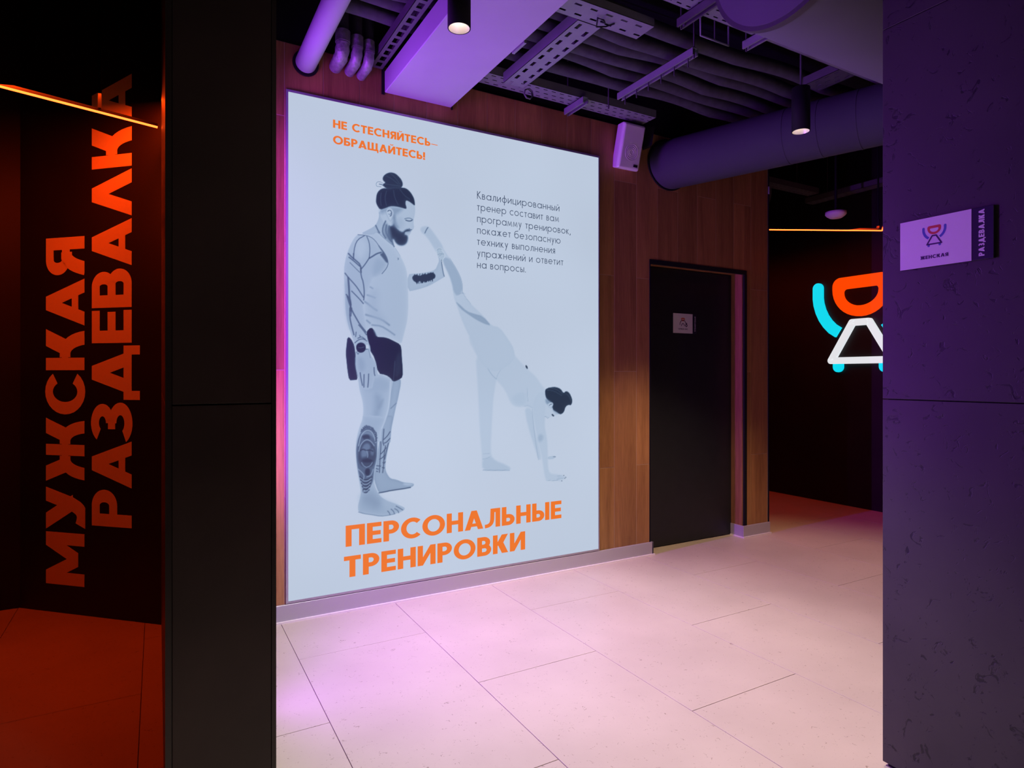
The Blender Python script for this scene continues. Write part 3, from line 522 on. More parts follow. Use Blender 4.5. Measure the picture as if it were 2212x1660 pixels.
SHAPES = {'woman':[('p',0.094,0.105,10,9,1,[(1700,1416),(1707,1317),(1718,1154),(1726,979),(1737,861),(1743,785),(1746,719),(1822,709),(1930,703),(1949,714),(1906,742),(1835,770),(1805,804),(1803,869),(1808,952),(1814,1064),(1820,1152),(1835,1240),(1845,1282),(1822,1388),(1762,1458)]),('p',0.158,0.161,8,9,0.8,[(1743,779),(1746,719),(1822,709),(1934,703),(1944,715),(1903,739),(1835,767),(1802,799)]),('s',0.4,2,2,0.8,[(1749,717),(1822,710),(1937,702)]),('p',0.086,0.093,14,9,1,[(1762,1563),(1862,1561),(1916,1515),(1972,1429),(2034,1372),(2084,1330),(2134,1293),(2170,1244),(2203,1213),(2207,1145),(2199,1083),(2112,1085),(2048,1104),(1985,1102),(1944,1126),(1906,1210),(1842,1273),(1782,1335),(1710,1416),(1646,1525),(1678,1560)]),('p',0.137,0.118,5,22,0.8,[(1972,1185),(2056,1208),(2062,1111),(1985,1107),(1944,1150)]),('p',0.137,0.118,5,25,0.7,[(1822,1518),(1889,1484),(1876,1412),(1822,1435)]),('p',0.115,0.124,8,9,1,[(2048,1096),(2059,1026),(2077,964),(2098,902),(2127,827),(2151,752),(2174,757),(2156,838),(2134,913),(2116,993),(2104,1085)]),('s',0.3,2,2,0.7,[(2104,1085),(2109,1024),(2120,932),(2141,808),(2152,755)]),('p',0.122,0.186,5,3,1,[(2221,767),(2251,772),(2277,769),(2285,761),(2262,751),(2223,753)]),('s',0.7,2,1.5,0.8,[(2266,768),(2269,766)]),('s',0.7,2,1.5,0.8,[(2275,768),(2278,765)]),('s',0.7,2,1.5,0.8,[(2281,767),(2284,764)]),('p',0.101,0.118,8,9,1,[(2105,1098),(2112,1042),(2123,987),(2140,912),(2159,838),(2174,788),(2188,719),(2199,650),(2210,617),(2273,609),(2296,610),(2332,599),(2318,612),(2341,609),(2368,621),(2348,638),(2288,648),(2236,659),(2223,710),(2223,784),(2220,865),(2210,922),(2198,972),(2203,1033),(2208,1108),(2199,1194),(2141,1183)]),('p',0.26,0.26,4,14,0.7,[(2145,906),(2170,923),(2192,904),(2181,874),(2152,869)]),('s',0.3,1.2,1.5,0.7,[(2296,636),(2341,639)]),('s',0.3,1.2,1.5,0.7,[(2303,626),(2356,627)]),('s',0.3,1.2,1.5,0.7,[(2296,617),(2348,616)]),('s',0.75,2.2,1.2,0.9,[(2348,638),(2352,637)]),('s',0.75,2.2,1.2,0.9,[(2364,624),(2368,622)]),('s',0.75,2.2,1.2,0.9,[(2356,617),(2360,616)]),('s',0.75,2.2,1.2,0.9,[(2332,603),(2336,602)]),('s',0.35,1.6,1.6,0.7,[(2210,616),(2273,608),(2303,609)]),('s',0.3,2,2,0.8,[(1736,1405),(1769,1367),(1792,1329),(1815,1300),(1842,1279)]),('s',0.24,1.5,1.5,0.8,[(1972,1431),(1937,1407),(1903,1371),(1869,1332),(1850,1305),(1843,1279)]),('s',0.05,1.5,1.5,0.8,[(1951,1426),(1910,1395),(1876,1353),(1849,1317)]),('s',0.26,1.6,1.6,0.8,[(2066,1223),(2068,1178),(2072,1135)]),('s',0.24,1.6,1.6,0.7,[(2048,1105),(2077,1110),(2105,1092)]),('s',0.24,1.2,1.2,0.7,[(1749,818),(1795,817)]),('s',0.3,1.6,1.6,0.7,[(1746,785),(1775,788),(1799,796)]),('p',0.85,0.85,3,2,1,[(2053,1372),(2070,1360),(2072,1339),(2054,1353)]),('p',0.072,0.087,6,3,1,[(2201,1194),(2229,1150),(2273,1087),(2322,1048),(2292,1042),(2273,1031),(2244,1030),(2231,1024),(2220,1019),(2213,1027),(2202,1032),(2204,1108)]),('p',0.9,0.8,7,3,1,[(2201,1207),(2218,1218),(2251,1225),(2288,1226),(2326,1213),(2348,1183),(2368,1200),(2396,1186),(2417,1147),(2419,1122),(2407,1100),(2390,1106),(2364,1094),(2353,1060),(2333,1045),(2317,1044),(2292,1059),(2266,1072),(2258,1094),(2251,1122),(2221,1141),(2205,1163)]),('p',0.42,0.42,4,9,0.8,[(2203,1151),(2229,1141),(2262,1119),(2258,1081),(2229,1107),(2207,1120)]),('p',0.42,0.42,4,8,0.5,[(2258,1081),(2311,1049),(2296,1045),(2266,1062)]),('s',0.7,1.6,2,0.7,[(2229,1222),(2288,1212),(2341,1180)]),('s',0.7,1.6,2,0.7,[(2218,1206),(2273,1200),(2333,1168)]),('s',0.7,1.6,2,0.7,[(2364,1180),(2390,1167),(2410,1128)]),('p',0.101,0.186,4,2.5,1,[(2221,1110),(2232,1122),(2255,1126),(2267,1116),(2262,1099),(2247,1087),(2231,1088)]),('s',0.7,2.2,1.8,0.9,[(2236,1104),(2245,1113),(2257,1114)]),('p',0.85,0.7,3,2,1,[(2250,1046),(2260,1050),(2275,1037),(2270,1029),(2258,1036)]),('s',0.35,1.5,1.5,0.8,[(2201,1033),(2213,1032),(2220,1020),(2231,1025)]),('p',0.101,0.118,9,5,1,[(1338,2160),(1347,2173),(1383,2181),(1406,2165),(1437,2124),(1471,2087),(1488,2051),(1526,2004),(1553,1968),(1574,1938),(1595,1901),(1606,1870),(1609,1812),(1627,1781),(1666,1738),(1710,1702),(1753,1668),(1805,1611),(1865,1604),(1926,1532),(1972,1467),(1972,1393),(1857,1325),(1783,1338),(1724,1390),(1695,1454),(1681,1506),(1638,1569),(1599,1651),(1574,1720),(1557,1758),(1548,1796),(1543,1840),(1526,1896),(1495,1950),(1478,1987),(1457,2016),(1433,2036),(1417,2069),(1380,2118),(1342,2142)]),('p',0.28,0.3,6,8,0.85,[(1478,1984),(1491,2007),(1526,2001),(1574,1935),(1606,1870),(1608,1812),(1574,1778),(1550,1808),(1543,1846),(1522,1902)]),('p',0.144,0.136,6,9,1,[(1343,2167),(1383,2181),(1406,2163),(1471,2087),(1484,2057),(1437,2039),(1380,2118),(1343,2142)]),('s',0.55,3,2,0.9,[(1367,2138),(1376,2158),(1386,2173)]),('p',0.32,0.34,6,4,0.9,[(1560,1750),(1595,1728),(1638,1692),(1695,1678),(1748,1668),(1809,1610),(1761,1619),(1702,1643),(1638,1679),(1595,1706)]),('s',0.36,1.4,1.4,0.8,[(1588,1793),(1606,1802),(1627,1798)]),('s',0.32,1.2,1.2,0.8,[(1609,1809),(1631,1775),(1666,1737)]),('s',0.34,1.6,1.6,0.8,[(1526,2004),(1574,1938),(1606,1876),(1609,1809)])],'man':[('p',0.28,0.34,9,3,1,[(1166,1281),(1219,1283),(1220,1250),(1211,1209),(1203,1168),(1193,1132),(1184,1092),(1174,1046),(1164,1000),(1160,960),(1156,909),(1103,912),(1108,1003),(1134,1068),(1153,1143)]),('p',0.3,0.36,8,3,1,[(1129,1072),(1175,1071),(1166,1029),(1161,991),(1158,941),(1149,904),(1139,862),(1131,821),(1127,779),(1131,756),(1143,732),(1159,712),(1193,704),(1233,685),(1265,678),(1294,674),(1301,664),(1286,652),(1233,646),(1161,642),(1121,637),(1090,635),(1071,681),(1059,731),(1075,806),(1090,918),(1102,1012)]),('s',0.75,3,3,0.9,[(1090,637),(1121,639),(1161,644),(1233,647),(1278,651)]),('p',0.14,0.2,5,8,0.8,[(1237,683),(1290,673),(1296,664),(1257,662),(1233,671)]),('s',0.72,2.6,2.4,0.85,[(1119,996),(1116,955),(1113,921),(1119,905)]),('s',0.72,2.6,2.4,0.85,[(1101,925),(1102,899),(1098,857),(1096,812),(1093,753)]),('s',0.72,2.6,2.4,0.85,[(1129,901),(1121,863),(1119,822),(1116,780),(1112,750)]),('s',0.72,2.6,2.4,0.85,[(1155,980),(1141,958),(1119,938)]),('s',0.72,2.6,2.4,0.85,[(1155,942),(1133,920),(1121,917)]),('s',0.72,2.6,2.4,0.85,[(1131,889),(1114,868),(1102,857)]),('s',0.72,2.6,2.4,0.85,[(1123,848),(1110,834),(1094,827)]),('s',0.72,2.6,2.4,0.85,[(1075,792),(1086,790),(1100,788)]),('s',0.72,2.6,2.4,0.85,[(1075,776),(1086,771)]),('s',0.72,2.6,2.4,0.85,[(1077,760),(1082,758)]),('s',0.72,2.6,2.4,0.85,[(1114,807),(1121,802),(1127,810)]),('s',0.72,2.6,2.4,0.85,[(1145,915),(1133,870),(1123,825)]),('s',0.72,2.6,2.4,0.85,[(1110,779),(1121,776)]),('s',0.55,2.5,3,0.6,[(1160,1113),(1176,1128),(1192,1142)]),('p',0.24,0.17,16,3,1,[(969,1296),(974,1256),(980,1217),(993,1172),(1000,1132),(1000,1087),(994,1052),(980,1018),(966,969),(958,920),(1103,912),(1106,993),(1120,1038),(1137,1073),(1146,1118),(1151,1154),(1162,1214),(1172,1265),(1174,1281),(1082,1316)]),('p',0.34,0.34,8,24,0.8,[(1062,1206),(1113,1185),(1103,1094),(1077,1034),(1051,1045),(1062,1130)]),('p',0.36,0.36,8,12,0.7,[(1082,1130),(1103,1160),(1119,1170),(1108,1129),(1090,1104)]),('p',0.3,0.3,8,22,0.6,[(1006,1226),(1082,1296),(1155,1266),(1145,1215),(1062,1206)]),('s',0.1,4,4,0.7,[(1158,1266),(1153,1169),(1147,1113),(1129,1053),(1108,1003)]),('p',0.27,0.2,12,3,1,[(996,1080),(999,1054),(991,1028),(979,999),(969,962),(960,929),(958,899),(959,866),(962,821),(966,784),(972,742),(979,700),(985,666),(986,640),(980,611),(972,586),(970,567),(972,546),(985,534),(1013,527),(1044,520),(1075,510),(1102,504),(1133,505),(1155,505),(1185,508),(1209,511),(1229,519),(1242,526),(1244,535),(1233,544),(1205,558),(1173,573),(1141,587),(1114,604),(1094,623),(1079,650),(1068,678),(1062,708),(1063,739),(1071,776),(1079,821),(1082,858),(1082,904),(1088,949),(1098,994),(1114,1023),(1127,1068)]),('p',0.36,0.36,8,40,0.8,[(991,632),(1044,650),(1090,615),(1114,568),(1067,542),(1021,573),(994,595)]),('p',0.22,0.22,8,30,0.8,[(1114,594),(1161,574),(1193,556),(1181,530),(1137,535),(1114,564)]),('s',0.6,2.2,2.6,0.9,[(1141,529),(1151,518),(1155,506)]),('s',0.6,2.2,2.6,0.9,[(1161,538),(1175,525),(1181,511)]),('s',0.6,2.2,2.6,0.9,[(1183,538),(1201,526),(1207,512)]),('s',0.6,2.2,2.6,0.9,[(1191,552),(1213,538),(1231,525)]),('s',0.55,2,2.5,0.8,[(974,541),(1006,528),(1044,519),(1102,503),(1145,504),(1185,508)]),('p',0.62,0.55,8,5,1,[(991,993),(1006,1005),(1025,1010),(1044,1002),(1061,988),(1073,961),(1079,930),(1081,892),(1079,851),(1074,813),(1064,780),(1060,743),(1057,709),(1046,684),(1032,662),(1021,648),(1008,651),(996,677),(986,707),(976,746),(968,791),(962,836),(960,880),(964,918),(974,958)]),('p',0.4,0.5,6,6,0.8,[(983,961),(998,987),(1025,991),(1048,983),(1061,958),(1063,942),(1040,966),(1013,971),(994,961)]),('p',0.85,0.85,4,7,0.9,[(991,961),(1006,970),(1025,970),(1036,962),(1040,944),(1021,948),(1002,944)]),('p',0.8,0.75,4,6,0.8,[(976,880),(987,913),(1006,932),(1029,936),(1052,920),(1069,889),(1075,851),(1069,821),(1057,792),(1036,782),(1006,786),(983,801),(970,835)]),('p',0.48,0.55,6,9,0.9,[(985,864),(991,897),(1006,919),(1025,924),(1040,913),(1044,894),(1029,876),(1025,847),(1006,844),(991,841)]),('p',0.52,0.55,6,8,0.8,[(1040,887),(1057,890),(1063,867),(1055,848),(1042,857)]),('s',0.85,3.5,3,0.9,[(985,883),(998,890),(1013,883)]),('s',0.85,3.5,3,0.9,[(1021,881),(1040,883),(1055,875)]),('p',0.9,0.9,4,6,0.9,[(989,828),(1006,833),(1021,836),(1040,831),(1055,824),(1044,812),(1013,814),(998,818)]),('s',0.35,2.5,2.5,0.8,[(1021,877),(1027,858),(1025,843)]),('s',0.35,2.5,2.5,0.8,[(991,815),(1002,796),(1017,787)]),('s',0.35,2.5,2.5,0.8,[(1052,811),(1040,793),(1021,787)]),('p',0.92,0.9,4,6,0.9,[(1010,773),(1025,783),(1040,774),(1038,744),(1021,738),(1010,750)]),('s',0.88,3,2.5,0.8,[(981,738),(1000,719),(1021,716),(1050,730)]),('s',0.3,2.4,2.5,0.8,[(983,729),(1002,711),(1025,709),(1046,724)]),('s',0.88,3,2.5,0.8,[(986,719),(1000,701),(1021,698),(1046,712)]),('s',0.3,2.4,2.5,0.8,[(988,711),(1002,693),(1025,691),(1042,706)]),('s',0.88,3,2.5,0.8,[(990,701),(1000,683),(1021,680),(1042,695)]),('s',0.3,2.4,2.5,0.8,[(992,693),(1002,675),(1025,673),(1038,688)]),('s',0.88,3,2.5,0.8,[(995,683),(1000,666),(1021,662),(1038,677)]),('s',0.3,2.4,2.5,0.8,[(997,674),(1002,657),(1025,655),(1034,670)]),('s',0.88,3,2.5,0.8,[(999,664),(1000,648),(1021,644),(1034,659)]),('s',0.3,2.4,2.5,0.8,[(1001,656),(1002,640),(1025,637),(1030,653)]),('s',0.3,2.6,2.5,0.8,[(968,783),(991,763),(1006,743),(1002,721)]),('s',0.3,2.6,2.5,0.8,[(1057,773),(1050,751),(1040,737),(1021,733)]),('s',0.28,2.8,2.5,0.9,[(974,910),(987,965),(1006,988),(1025,995),(1048,986),(1063,957),(1071,923)]),('s',0.25,2.2,2.5,0.8,[(976,880),(985,913),(1002,934),(1021,943),(1044,932),(1063,905)]),('s',0.7,4,2.5,0.85,[(1000,1009),(1004,1004),(999,999)]),('s',0.7,4,2.5,0.85,[(1008,1016),(1012,1011),(1006,1006)]),('s',0.7,4,2.5,0.85,[(1017,1020),(1021,1014),(1016,1010)]),('s',0.7,4,2.5,0.85,[(1027,1017),(1030,1012),(1025,1008)]),('s',0.7,4,2.5,0.85,[(1036,1015),(1040,1010),(1035,1005)]),('s',0.7,4,2.5,0.85,[(1046,1009),(1050,1004),(1044,999)]),('s',0.7,4,2.5,0.85,[(1054,1005),(1057,1000),(1052,995)]),('s',0.7,4,2.5,0.85,[(1057,997),(1061,992),(1056,988)]),('s',0.7,4,2.5,0.85,[(1063,990),(1067,984),(1062,980)]),('s',0.7,4,2.5,0.85,[(1071,980),(1075,974),(1069,970)]),('s',0.7,4,2.5,0.85,[(1073,968),(1077,963),(1071,958)]),('s',0.7,4,2.5,0.85,[(1075,953),(1079,948),(1073,943)]),('s',0.7,4,2.5,0.85,[(1073,940),(1077,934),(1071,930)]),('s',0.7,4,2.5,0.85,[(991,1000),(994,995),(989,990)]),('p',0.93,0.8,6,2,1,[(912,1514),(931,1508),(953,1464),(960,1395),(963,1321),(970,1277),(946,1275),(921,1274),(912,1326),(906,1385),(902,1424),(907,1473)]),('p',0.97,0.86,6,2,1,[(1016,1546),(1046,1576),(1068,1550),(1078,1519),(1103,1521),(1137,1517),(1176,1500),(1216,1481),(1224,1455),(1226,1399),(1231,1348),(1232,1293),(1208,1276),(1174,1264),(1158,1286),(1129,1304),(1085,1312),(1067,1397),(1036,1446),(1021,1496)]),('p',0.85,0.85,5,14,0.6,[(1187,1388),(1208,1440),(1222,1399),(1224,1322),(1187,1281),(1182,1347)]),('s',0.78,2,2,0.8,[(1184,1383),(1179,1322),(1175,1270)]),('p',0.17,0.12,14,3,1,[(996,2090),(1031,2100),(1062,2128),(1082,2112),(1129,2073),(1182,2040),(1211,1997),(1235,1958),(1254,1913),(1262,1852),(1265,1707),(1262,1656),(1257,1609),(1243,1557),(1235,1526),(1223,1481),(1187,1499),(1137,1518),(1077,1519),(1067,1551),(1046,1576),(1016,1546),(1001,1573),(996,1693),(1011,1773),(1062,1927),(1082,2030),(1041,2076)]),('s',0.46,3,6,0.75,[(1021,1804),(1041,1798),(1054,1791)]),('s',0.46,4,6,0.75,[(1016,1754),(1046,1746),(1067,1739)]),('s',0.46,5,6,0.75,[(1006,1716),(1031,1700),(1056,1681),(1077,1669)]),('s',0.46,5,6,0.75,[(1016,1641),(1062,1631),(1108,1618),(1150,1589)]),('s',0.46,4,6,0.75,[(1021,1609),(1039,1595)]),('s',0.46,4,6,0.75,[(1051,1585),(1103,1582),(1145,1558),(1182,1534)]),('s',0.46,3,6,0.75,[(1062,1553),(1077,1526)]),('p',0.24,0.24,6,30,0.6,[(1031,1775),(1093,1789),(1082,1677),(1145,1604),(1062,1601),(1021,1674)]),('s',0.34,1.2,1.5,0.8,[(1187,2030),(1208,2002),(1216,1987)]),('s',0.55,1.4,1.5,0.8,[(1199,1976),(1207,1968)]),('s',0.55,1.4,1.5,0.8,[(1207,1977),(1201,1965)]),('p',0.2,0.24,12,3,1,[(1088,2232),(1092,2202),(1082,2171),(1069,2147),(1041,2126),(980,2089),(1051,2092),(1082,2112),(1129,2075),(1182,2039),(1171,2090),(1155,2139),(1155,2231)]),('p',0.14,0.16,10,3,1,[(1092,2238),(1129,2258),(1187,2273),(1249,2314),(1287,2302),(1305,2292),(1307,2261),(1303,2229),(1296,2207),(1295,2186),(1298,2164),(1295,2152),(1286,2146),(1282,2138),(1280,2128),(1268,2111),(1241,2095),(1187,2092),(1155,2139),(1103,2184)]),('p',0.4,0.4,8,16,0.75,[(1093,2240),(1129,2257),(1182,2269),(1235,2266),(1224,2250),(1187,2217),(1176,2193),(1134,2233),(1103,2214)]),('p',0.24,0.24,8,20,0.6,[(1187,2194),(1214,2218),(1241,2190),(1230,2148),(1198,2149)]),('p',0.92,0.82,8,3,1,[(1073,2296),(1077,2326),(1090,2348),(1113,2365),(1145,2367),(1182,2382),(1219,2384),(1251,2385),(1276,2368),(1292,2347),(1302,2327),(1306,2297),(1303,2290),(1287,2300),(1268,2310),(1250,2314),(1247,2294),(1254,2274),(1252,2263),(1224,2268),(1187,2271),(1155,2267),(1129,2253),(1097,2239),(1082,2257),(1073,2276)]),('p',0.88,0.8,8,3,1,[(1111,2420),(1118,2436),(1134,2451),(1158,2462),(1187,2460),(1208,2445),(1223,2430),(1232,2410),(1230,2392),(1214,2377),(1182,2375),(1145,2363),(1120,2371),(1111,2387),(1129,2397),(1114,2407)]),('s',0.7,2,2.5,0.6,[(1103,2335),(1098,2299),(1103,2264)]),('s',0.7,2,2.5,0.6,[(1134,2350),(1124,2308),(1134,2269)]),('s',0.7,2,2.5,0.6,[(1176,2361),(1182,2321),(1203,2283)]),('s',0.7,2,2.5,0.6,[(1214,2372),(1241,2340),(1273,2324)]),('s',0.7,2,2.5,0.6,[(1134,2436),(1166,2426),(1203,2401)]),('s',0.7,2,2.5,0.6,[(1129,2390),(1166,2390),(1214,2392)]),('s',0.7,2,2.5,0.6,[(1155,2457),(1187,2434),(1214,2402)]),('s',0.6,1.3,1.5,0.8,[(1113,2392),(1098,2398),(1080,2395),(1073,2381),(1077,2369),(1090,2369),(1103,2371)]),('s',0.7,2.6,2,0.8,[(1093,2384),(1108,2384),(1116,2378)]),('p',0.1,0.28,5,2.5,1,[(1129,2227),(1134,2249),(1150,2262),(1168,2255),(1179,2236),(1175,2210),(1166,2191),(1158,2178),(1149,2187),(1138,2206)]),('s',0.65,2.6,2.2,0.9,[(1142,2237),(1153,2246),(1165,2237),(1163,2216),(1156,2211)]),('s',0.5,2,2,0.8,[(1147,2222),(1156,2218),(1160,2229)]),('s',0.55,2.6,2.6,0.8,[(1243,2206),(1260,2213),(1278,2214),(1292,2207)]),('s',0.72,3,2.6,0.9,[(1250,2199),(1262,2196),(1277,2197),(1287,2203)]),('s',0.6,2.6,2.6,0.9,[(1270,2152),(1278,2147),(1285,2148)]),('s',0.22,1.5,2,0.7,[(1296,2207),(1295,2186),(1299,2162),(1289,2148)]),('p',0.86,0.55,8,7,1,[(1151,2154),(1167,2158),(1179,2173),(1187,2158),(1206,2137),(1230,2128),(1243,2142),(1262,2152),(1277,2147),(1281,2139),(1268,2134),(1249,2128),(1243,2117),(1257,2114),(1265,2103),(1261,2076),(1249,2058),(1230,2048),(1206,2048),(1187,2061),(1175,2083),(1163,2069),(1153,2088),(1146,2113),(1146,2138)]),('p',0.45,0.45,6,12,0.7,[(1174,2218),(1187,2220),(1195,2174),(1214,2146),(1187,2148),(1166,2161)]),('p',0.25,0.25,4,3,0.9,[(1243,2130),(1268,2135),(1277,2132),(1265,2123),(1247,2121)]),('s',0.62,4,3.5,0.8,[(1129,2179),(1113,2144),(1111,2109),(1129,2083)]),('s',0.62,4,3.5,0.8,[(1134,2157),(1129,2121),(1145,2087),(1163,2066)]),('s',0.62,4,3.5,0.8,[(1150,2154),(1142,2112),(1158,2073)]),('s',0.62,4,3.5,0.8,[(1072,2147),(1082,2126),(1093,2109)]),('s',0.62,4,3.5,0.8,[(1166,2072),(1171,2054),(1179,2040)]),('p',0.52,0.52,5,10,0.6,[(1129,2177),(1153,2149),(1171,2075),(1176,2045),(1134,2076),(1113,2109)]),('s',0.5,1.6,2,0.8,[(1082,2112),(1129,2073),(1182,2040)]),('p',0.22,0.17,12,3,1,[(970,2086),(1001,2087),(1036,2083),(1062,2068),(1082,2040),(1108,2012),(1134,1979),(1146,1945),(1137,1914),(1113,1881),(1082,1859),(1054,1849),(1046,1826),(1031,1785),(1016,1744),(1001,1703),(1001,1673),(1008,1623),(1016,1564),(1021,1524),(1031,1484),(1041,1460),(1041,1424),(955,1423),(953,1468),(933,1526),(918,1570),(906,1624),(900,1678),(898,1766),(894,1814),(892,1883),(899,1933),(912,1983),(931,2029),(950,2064)]),('p',0.3,0.3,6,20,0.7,[(1059,1927),(1082,1964),(1134,1944),(1103,1886),(1062,1862),(1054,1882)]),('p',0.33,0.33,6,18,0.7,[(901,1825),(931,1817),(926,1718),(921,1620),(931,1541),(906,1619),(899,1717)]),('p',0.11,0.11,6,25,0.6,[(955,2057),(1001,2076),(1031,2025),(996,1946),(955,1968)]),('p',0.7,0.6,5,5,0.9,[(1082,2042),(1108,2017),(1134,1982),(1146,1945),(1134,1941),(1113,1967),(1093,1988),(1113,1998),(1098,2016)]),('s',0.62,2,2,0.85,[(970,2084),(1006,2086),(1041,2081),(1067,2064),(1093,2031),(1129,1989),(1146,1945),(1137,1914),(1108,1878)]),('s',0.66,2.5,2.6,0.85,[(1006,2082),(970,2058),(953,2022),(946,1967)]),('s',0.66,2.5,2.6,0.85,[(1021,2079),(1034,2050),(1039,2006),(1034,1960)]),('s',0.66,4,2.6,0.85,[(918,1974),(936,1956),(955,1943),(986,1918),(988,1876)]),('s',0.66,3.5,2.6,0.85,[(921,1954),(946,1937),(980,1910)]),('s',0.66,3.5,2.6,0.85,[(946,1976),(946,1947)]),('s',0.66,3,2.6,0.85,[(1036,1963),(1011,1923),(990,1896)]),('s',0.66,4,2.6,0.85,[(1103,1999),(1077,1989),(1054,1972),(1036,1960)]),('s',0.66,3.2,2.6,0.85,[(986,1901),(988,1856),(1001,1822),(1007,1763),(1003,1723)]),('s',0.66,3.2,2.6,0.85,[(899,1864),(918,1841),(946,1813),(968,1788),(1001,1738)]),('s',0.66,5,2.6,0.85,[(916,1841),(921,1782),(923,1733),(931,1699),(928,1659)]),('s',0.66,3.5,2.6,0.85,[(906,1747),(921,1728),(931,1694)]),('s',0.66,3,2.6,0.85,[(936,1768),(955,1750),(980,1726),(1001,1703)]),('s',0.66,1.8,2.6,0.85,[(926,1925),(950,1903),(980,1876)]),('s',0.66,4,2.6,0.85,[(911,1737),(926,1689),(940,1655),(960,1621),(980,1587),(1016,1544)]),('s',0.66,3.6,2.6,0.85,[(926,1674),(925,1620),(936,1571),(948,1527)]),('s',0.66,3,2.6,0.85,[(936,1674),(931,1630)]),('s',0.66,3,2.6,0.85,[(975,1582),(1001,1553),(1018,1529)]),('s',0.66,2.6,2.2,0.85,[(953,1482),(965,1493),(980,1503),(1001,1506),(1021,1494)]),('s',0.66,2.6,2.2,0.85,[(970,1508),(990,1518),(1011,1504)]),('s',0.66,2.6,2.2,0.85,[(960,1542),(958,1517)]),('s',0.66,2.6,2.2,0.85,[(980,1525),(984,1517)]),('p',0.24,0.2,10,3,1,[(955,1457),(990,1475),(1031,1474),(1037,1446),(1044,1416),(1062,1389),(1074,1369),(1078,1336),(1085,1311),(1088,1294),(1080,1291),(1071,1301),(1068,1316),(1065,1286),(1058,1256),(1054,1233),(1045,1226),(1039,1230),(1034,1223),(1021,1222),(1013,1227),(1007,1223),(998,1231),(990,1241),(984,1251),(978,1266),(971,1294),(963,1321),(956,1356),(958,1400)]),('p',0.34,0.34,8,16,0.6,[(970,1405),(1001,1396),(1016,1346),(990,1316),(970,1346)]),('s',0.66,3,2.6,0.85,[(983,1316),(988,1281),(996,1246)]),('s',0.66,3,2.6,0.85,[(1005,1306),(1004,1266),(1004,1236)]),('s',0.66,3,2.6,0.85,[(1031,1309),(1030,1271),(1026,1236)]),('s',0.66,3,2.6,0.85,[(1062,1346),(1063,1316),(1067,1301)]),('s',0.4,2,2.5,0.8,[(956,1400),(956,1351),(970,1296)]),('s',0.45,2,2.5,0.8,[(1031,1446),(1041,1401)]),('p',0.95,0.88,4,2,1,[(959,1460),(966,1477),(983,1486),(1003,1483),(1015,1468),(1015,1446),(1001,1430),(980,1427),(964,1437)]),('p',0.02,0.05,4,2,1,[(1015,1473),(1028,1474),(1034,1451),(1017,1451)]),('p',0.06,0.08,4,2,1,[(953,1454),(959,1455),(963,1435),(956,1432)]),('s',0.7,2,2,0.9,[(1013,1447),(1026,1449)]),('s',0.6,1.4,1.4,0.8,[(973,1457),(988,1455),(1006,1461)]),('s',0.6,2.2,2,0.9,[(963,1432),(970,1418),(975,1425)]),('p',0.18,0.22,10,3,1,[(1260,1887),(1300,1894),(1339,1899),(1389,1911),(1432,1927),(1446,1956),(1457,1983),(1451,2006),(1441,2035),(1448,2051),(1463,2058),(1474,2043),(1489,2029),(1492,2013),(1475,1990),(1477,1964),(1483,1916),(1493,1890),(1468,1875),(1434,1854),(1395,1830),(1350,1812),(1306,1798),(1262,1787)]),('s',0.6,3,2.6,0.8,[(1473,1990),(1475,1958),(1483,1916),(1490,1893)]),('s',0.5,1.8,2,0.8,[(1443,2045),(1457,2058),(1474,2051)]),('s',0.5,1.8,2,0.8,[(1448,2019),(1468,2027),(1486,2026)]),('s',0.45,1.6,2,0.8,[(1457,2010),(1477,2025)]),('p',0.86,0.8,5,3,1,[(1287,1869),(1295,1883),(1314,1891),(1333,1883),(1350,1892),(1367,1899),(1378,1896),(1395,1906),(1414,1911),(1429,1904),(1435,1891),(1429,1875),(1416,1871),(1414,1853),(1409,1868),(1395,1857),(1384,1858),(1372,1846),(1361,1854),(1350,1839),(1342,1850),(1328,1854),(1320,1835),(1309,1845),(1295,1852)]),('s',0.86,2.2,2,0.9,[(1320,1859),(1316,1846),(1317,1836)]),('s',0.86,2.2,2,0.9,[(1332,1862),(1328,1848),(1330,1839)]),('s',0.86,2.2,2,0.9,[(1344,1865),(1341,1850),(1342,1842)]),('s',0.86,2.2,2,0.9,[(1356,1868),(1353,1853),(1354,1845)]),('s',0.86,2.2,2,0.9,[(1368,1871),(1365,1855),(1366,1848)]),('s',0.86,2.2,2,0.9,[(1381,1874),(1377,1858),(1378,1851)]),('s',0.86,2.2,2,0.9,[(1393,1877),(1390,1860),(1391,1854)]),('s',0.86,2.2,2,0.9,[(1405,1880),(1402,1863),(1403,1857)]),('s',0.86,2.2,2,0.9,[(1418,1883),(1414,1865),(1416,1860)]),('s',0.86,2.0,2,0.9,[(1300,1876),(1303,1890)]),('s',0.86,2.0,2,0.9,[(1317,1879),(1319,1893)]),('s',0.86,2.0,2,0.9,[(1333,1883),(1336,1896)]),('s',0.86,2.0,2,0.9,[(1350,1887),(1352,1899)]),('s',0.86,2.0,2,0.9,[(1367,1891),(1369,1902)]),('s',0.86,2.0,2,0.9,[(1384,1895),(1386,1905)]),('s',0.86,2.0,2,0.9,[(1400,1899),(1403,1908)]),('s',0.86,2.0,2,0.9,[(1417,1903),(1420,1911)]),('s',0.3,1.6,2,0.7,[(1378,1829),(1395,1843),(1414,1853)])]}

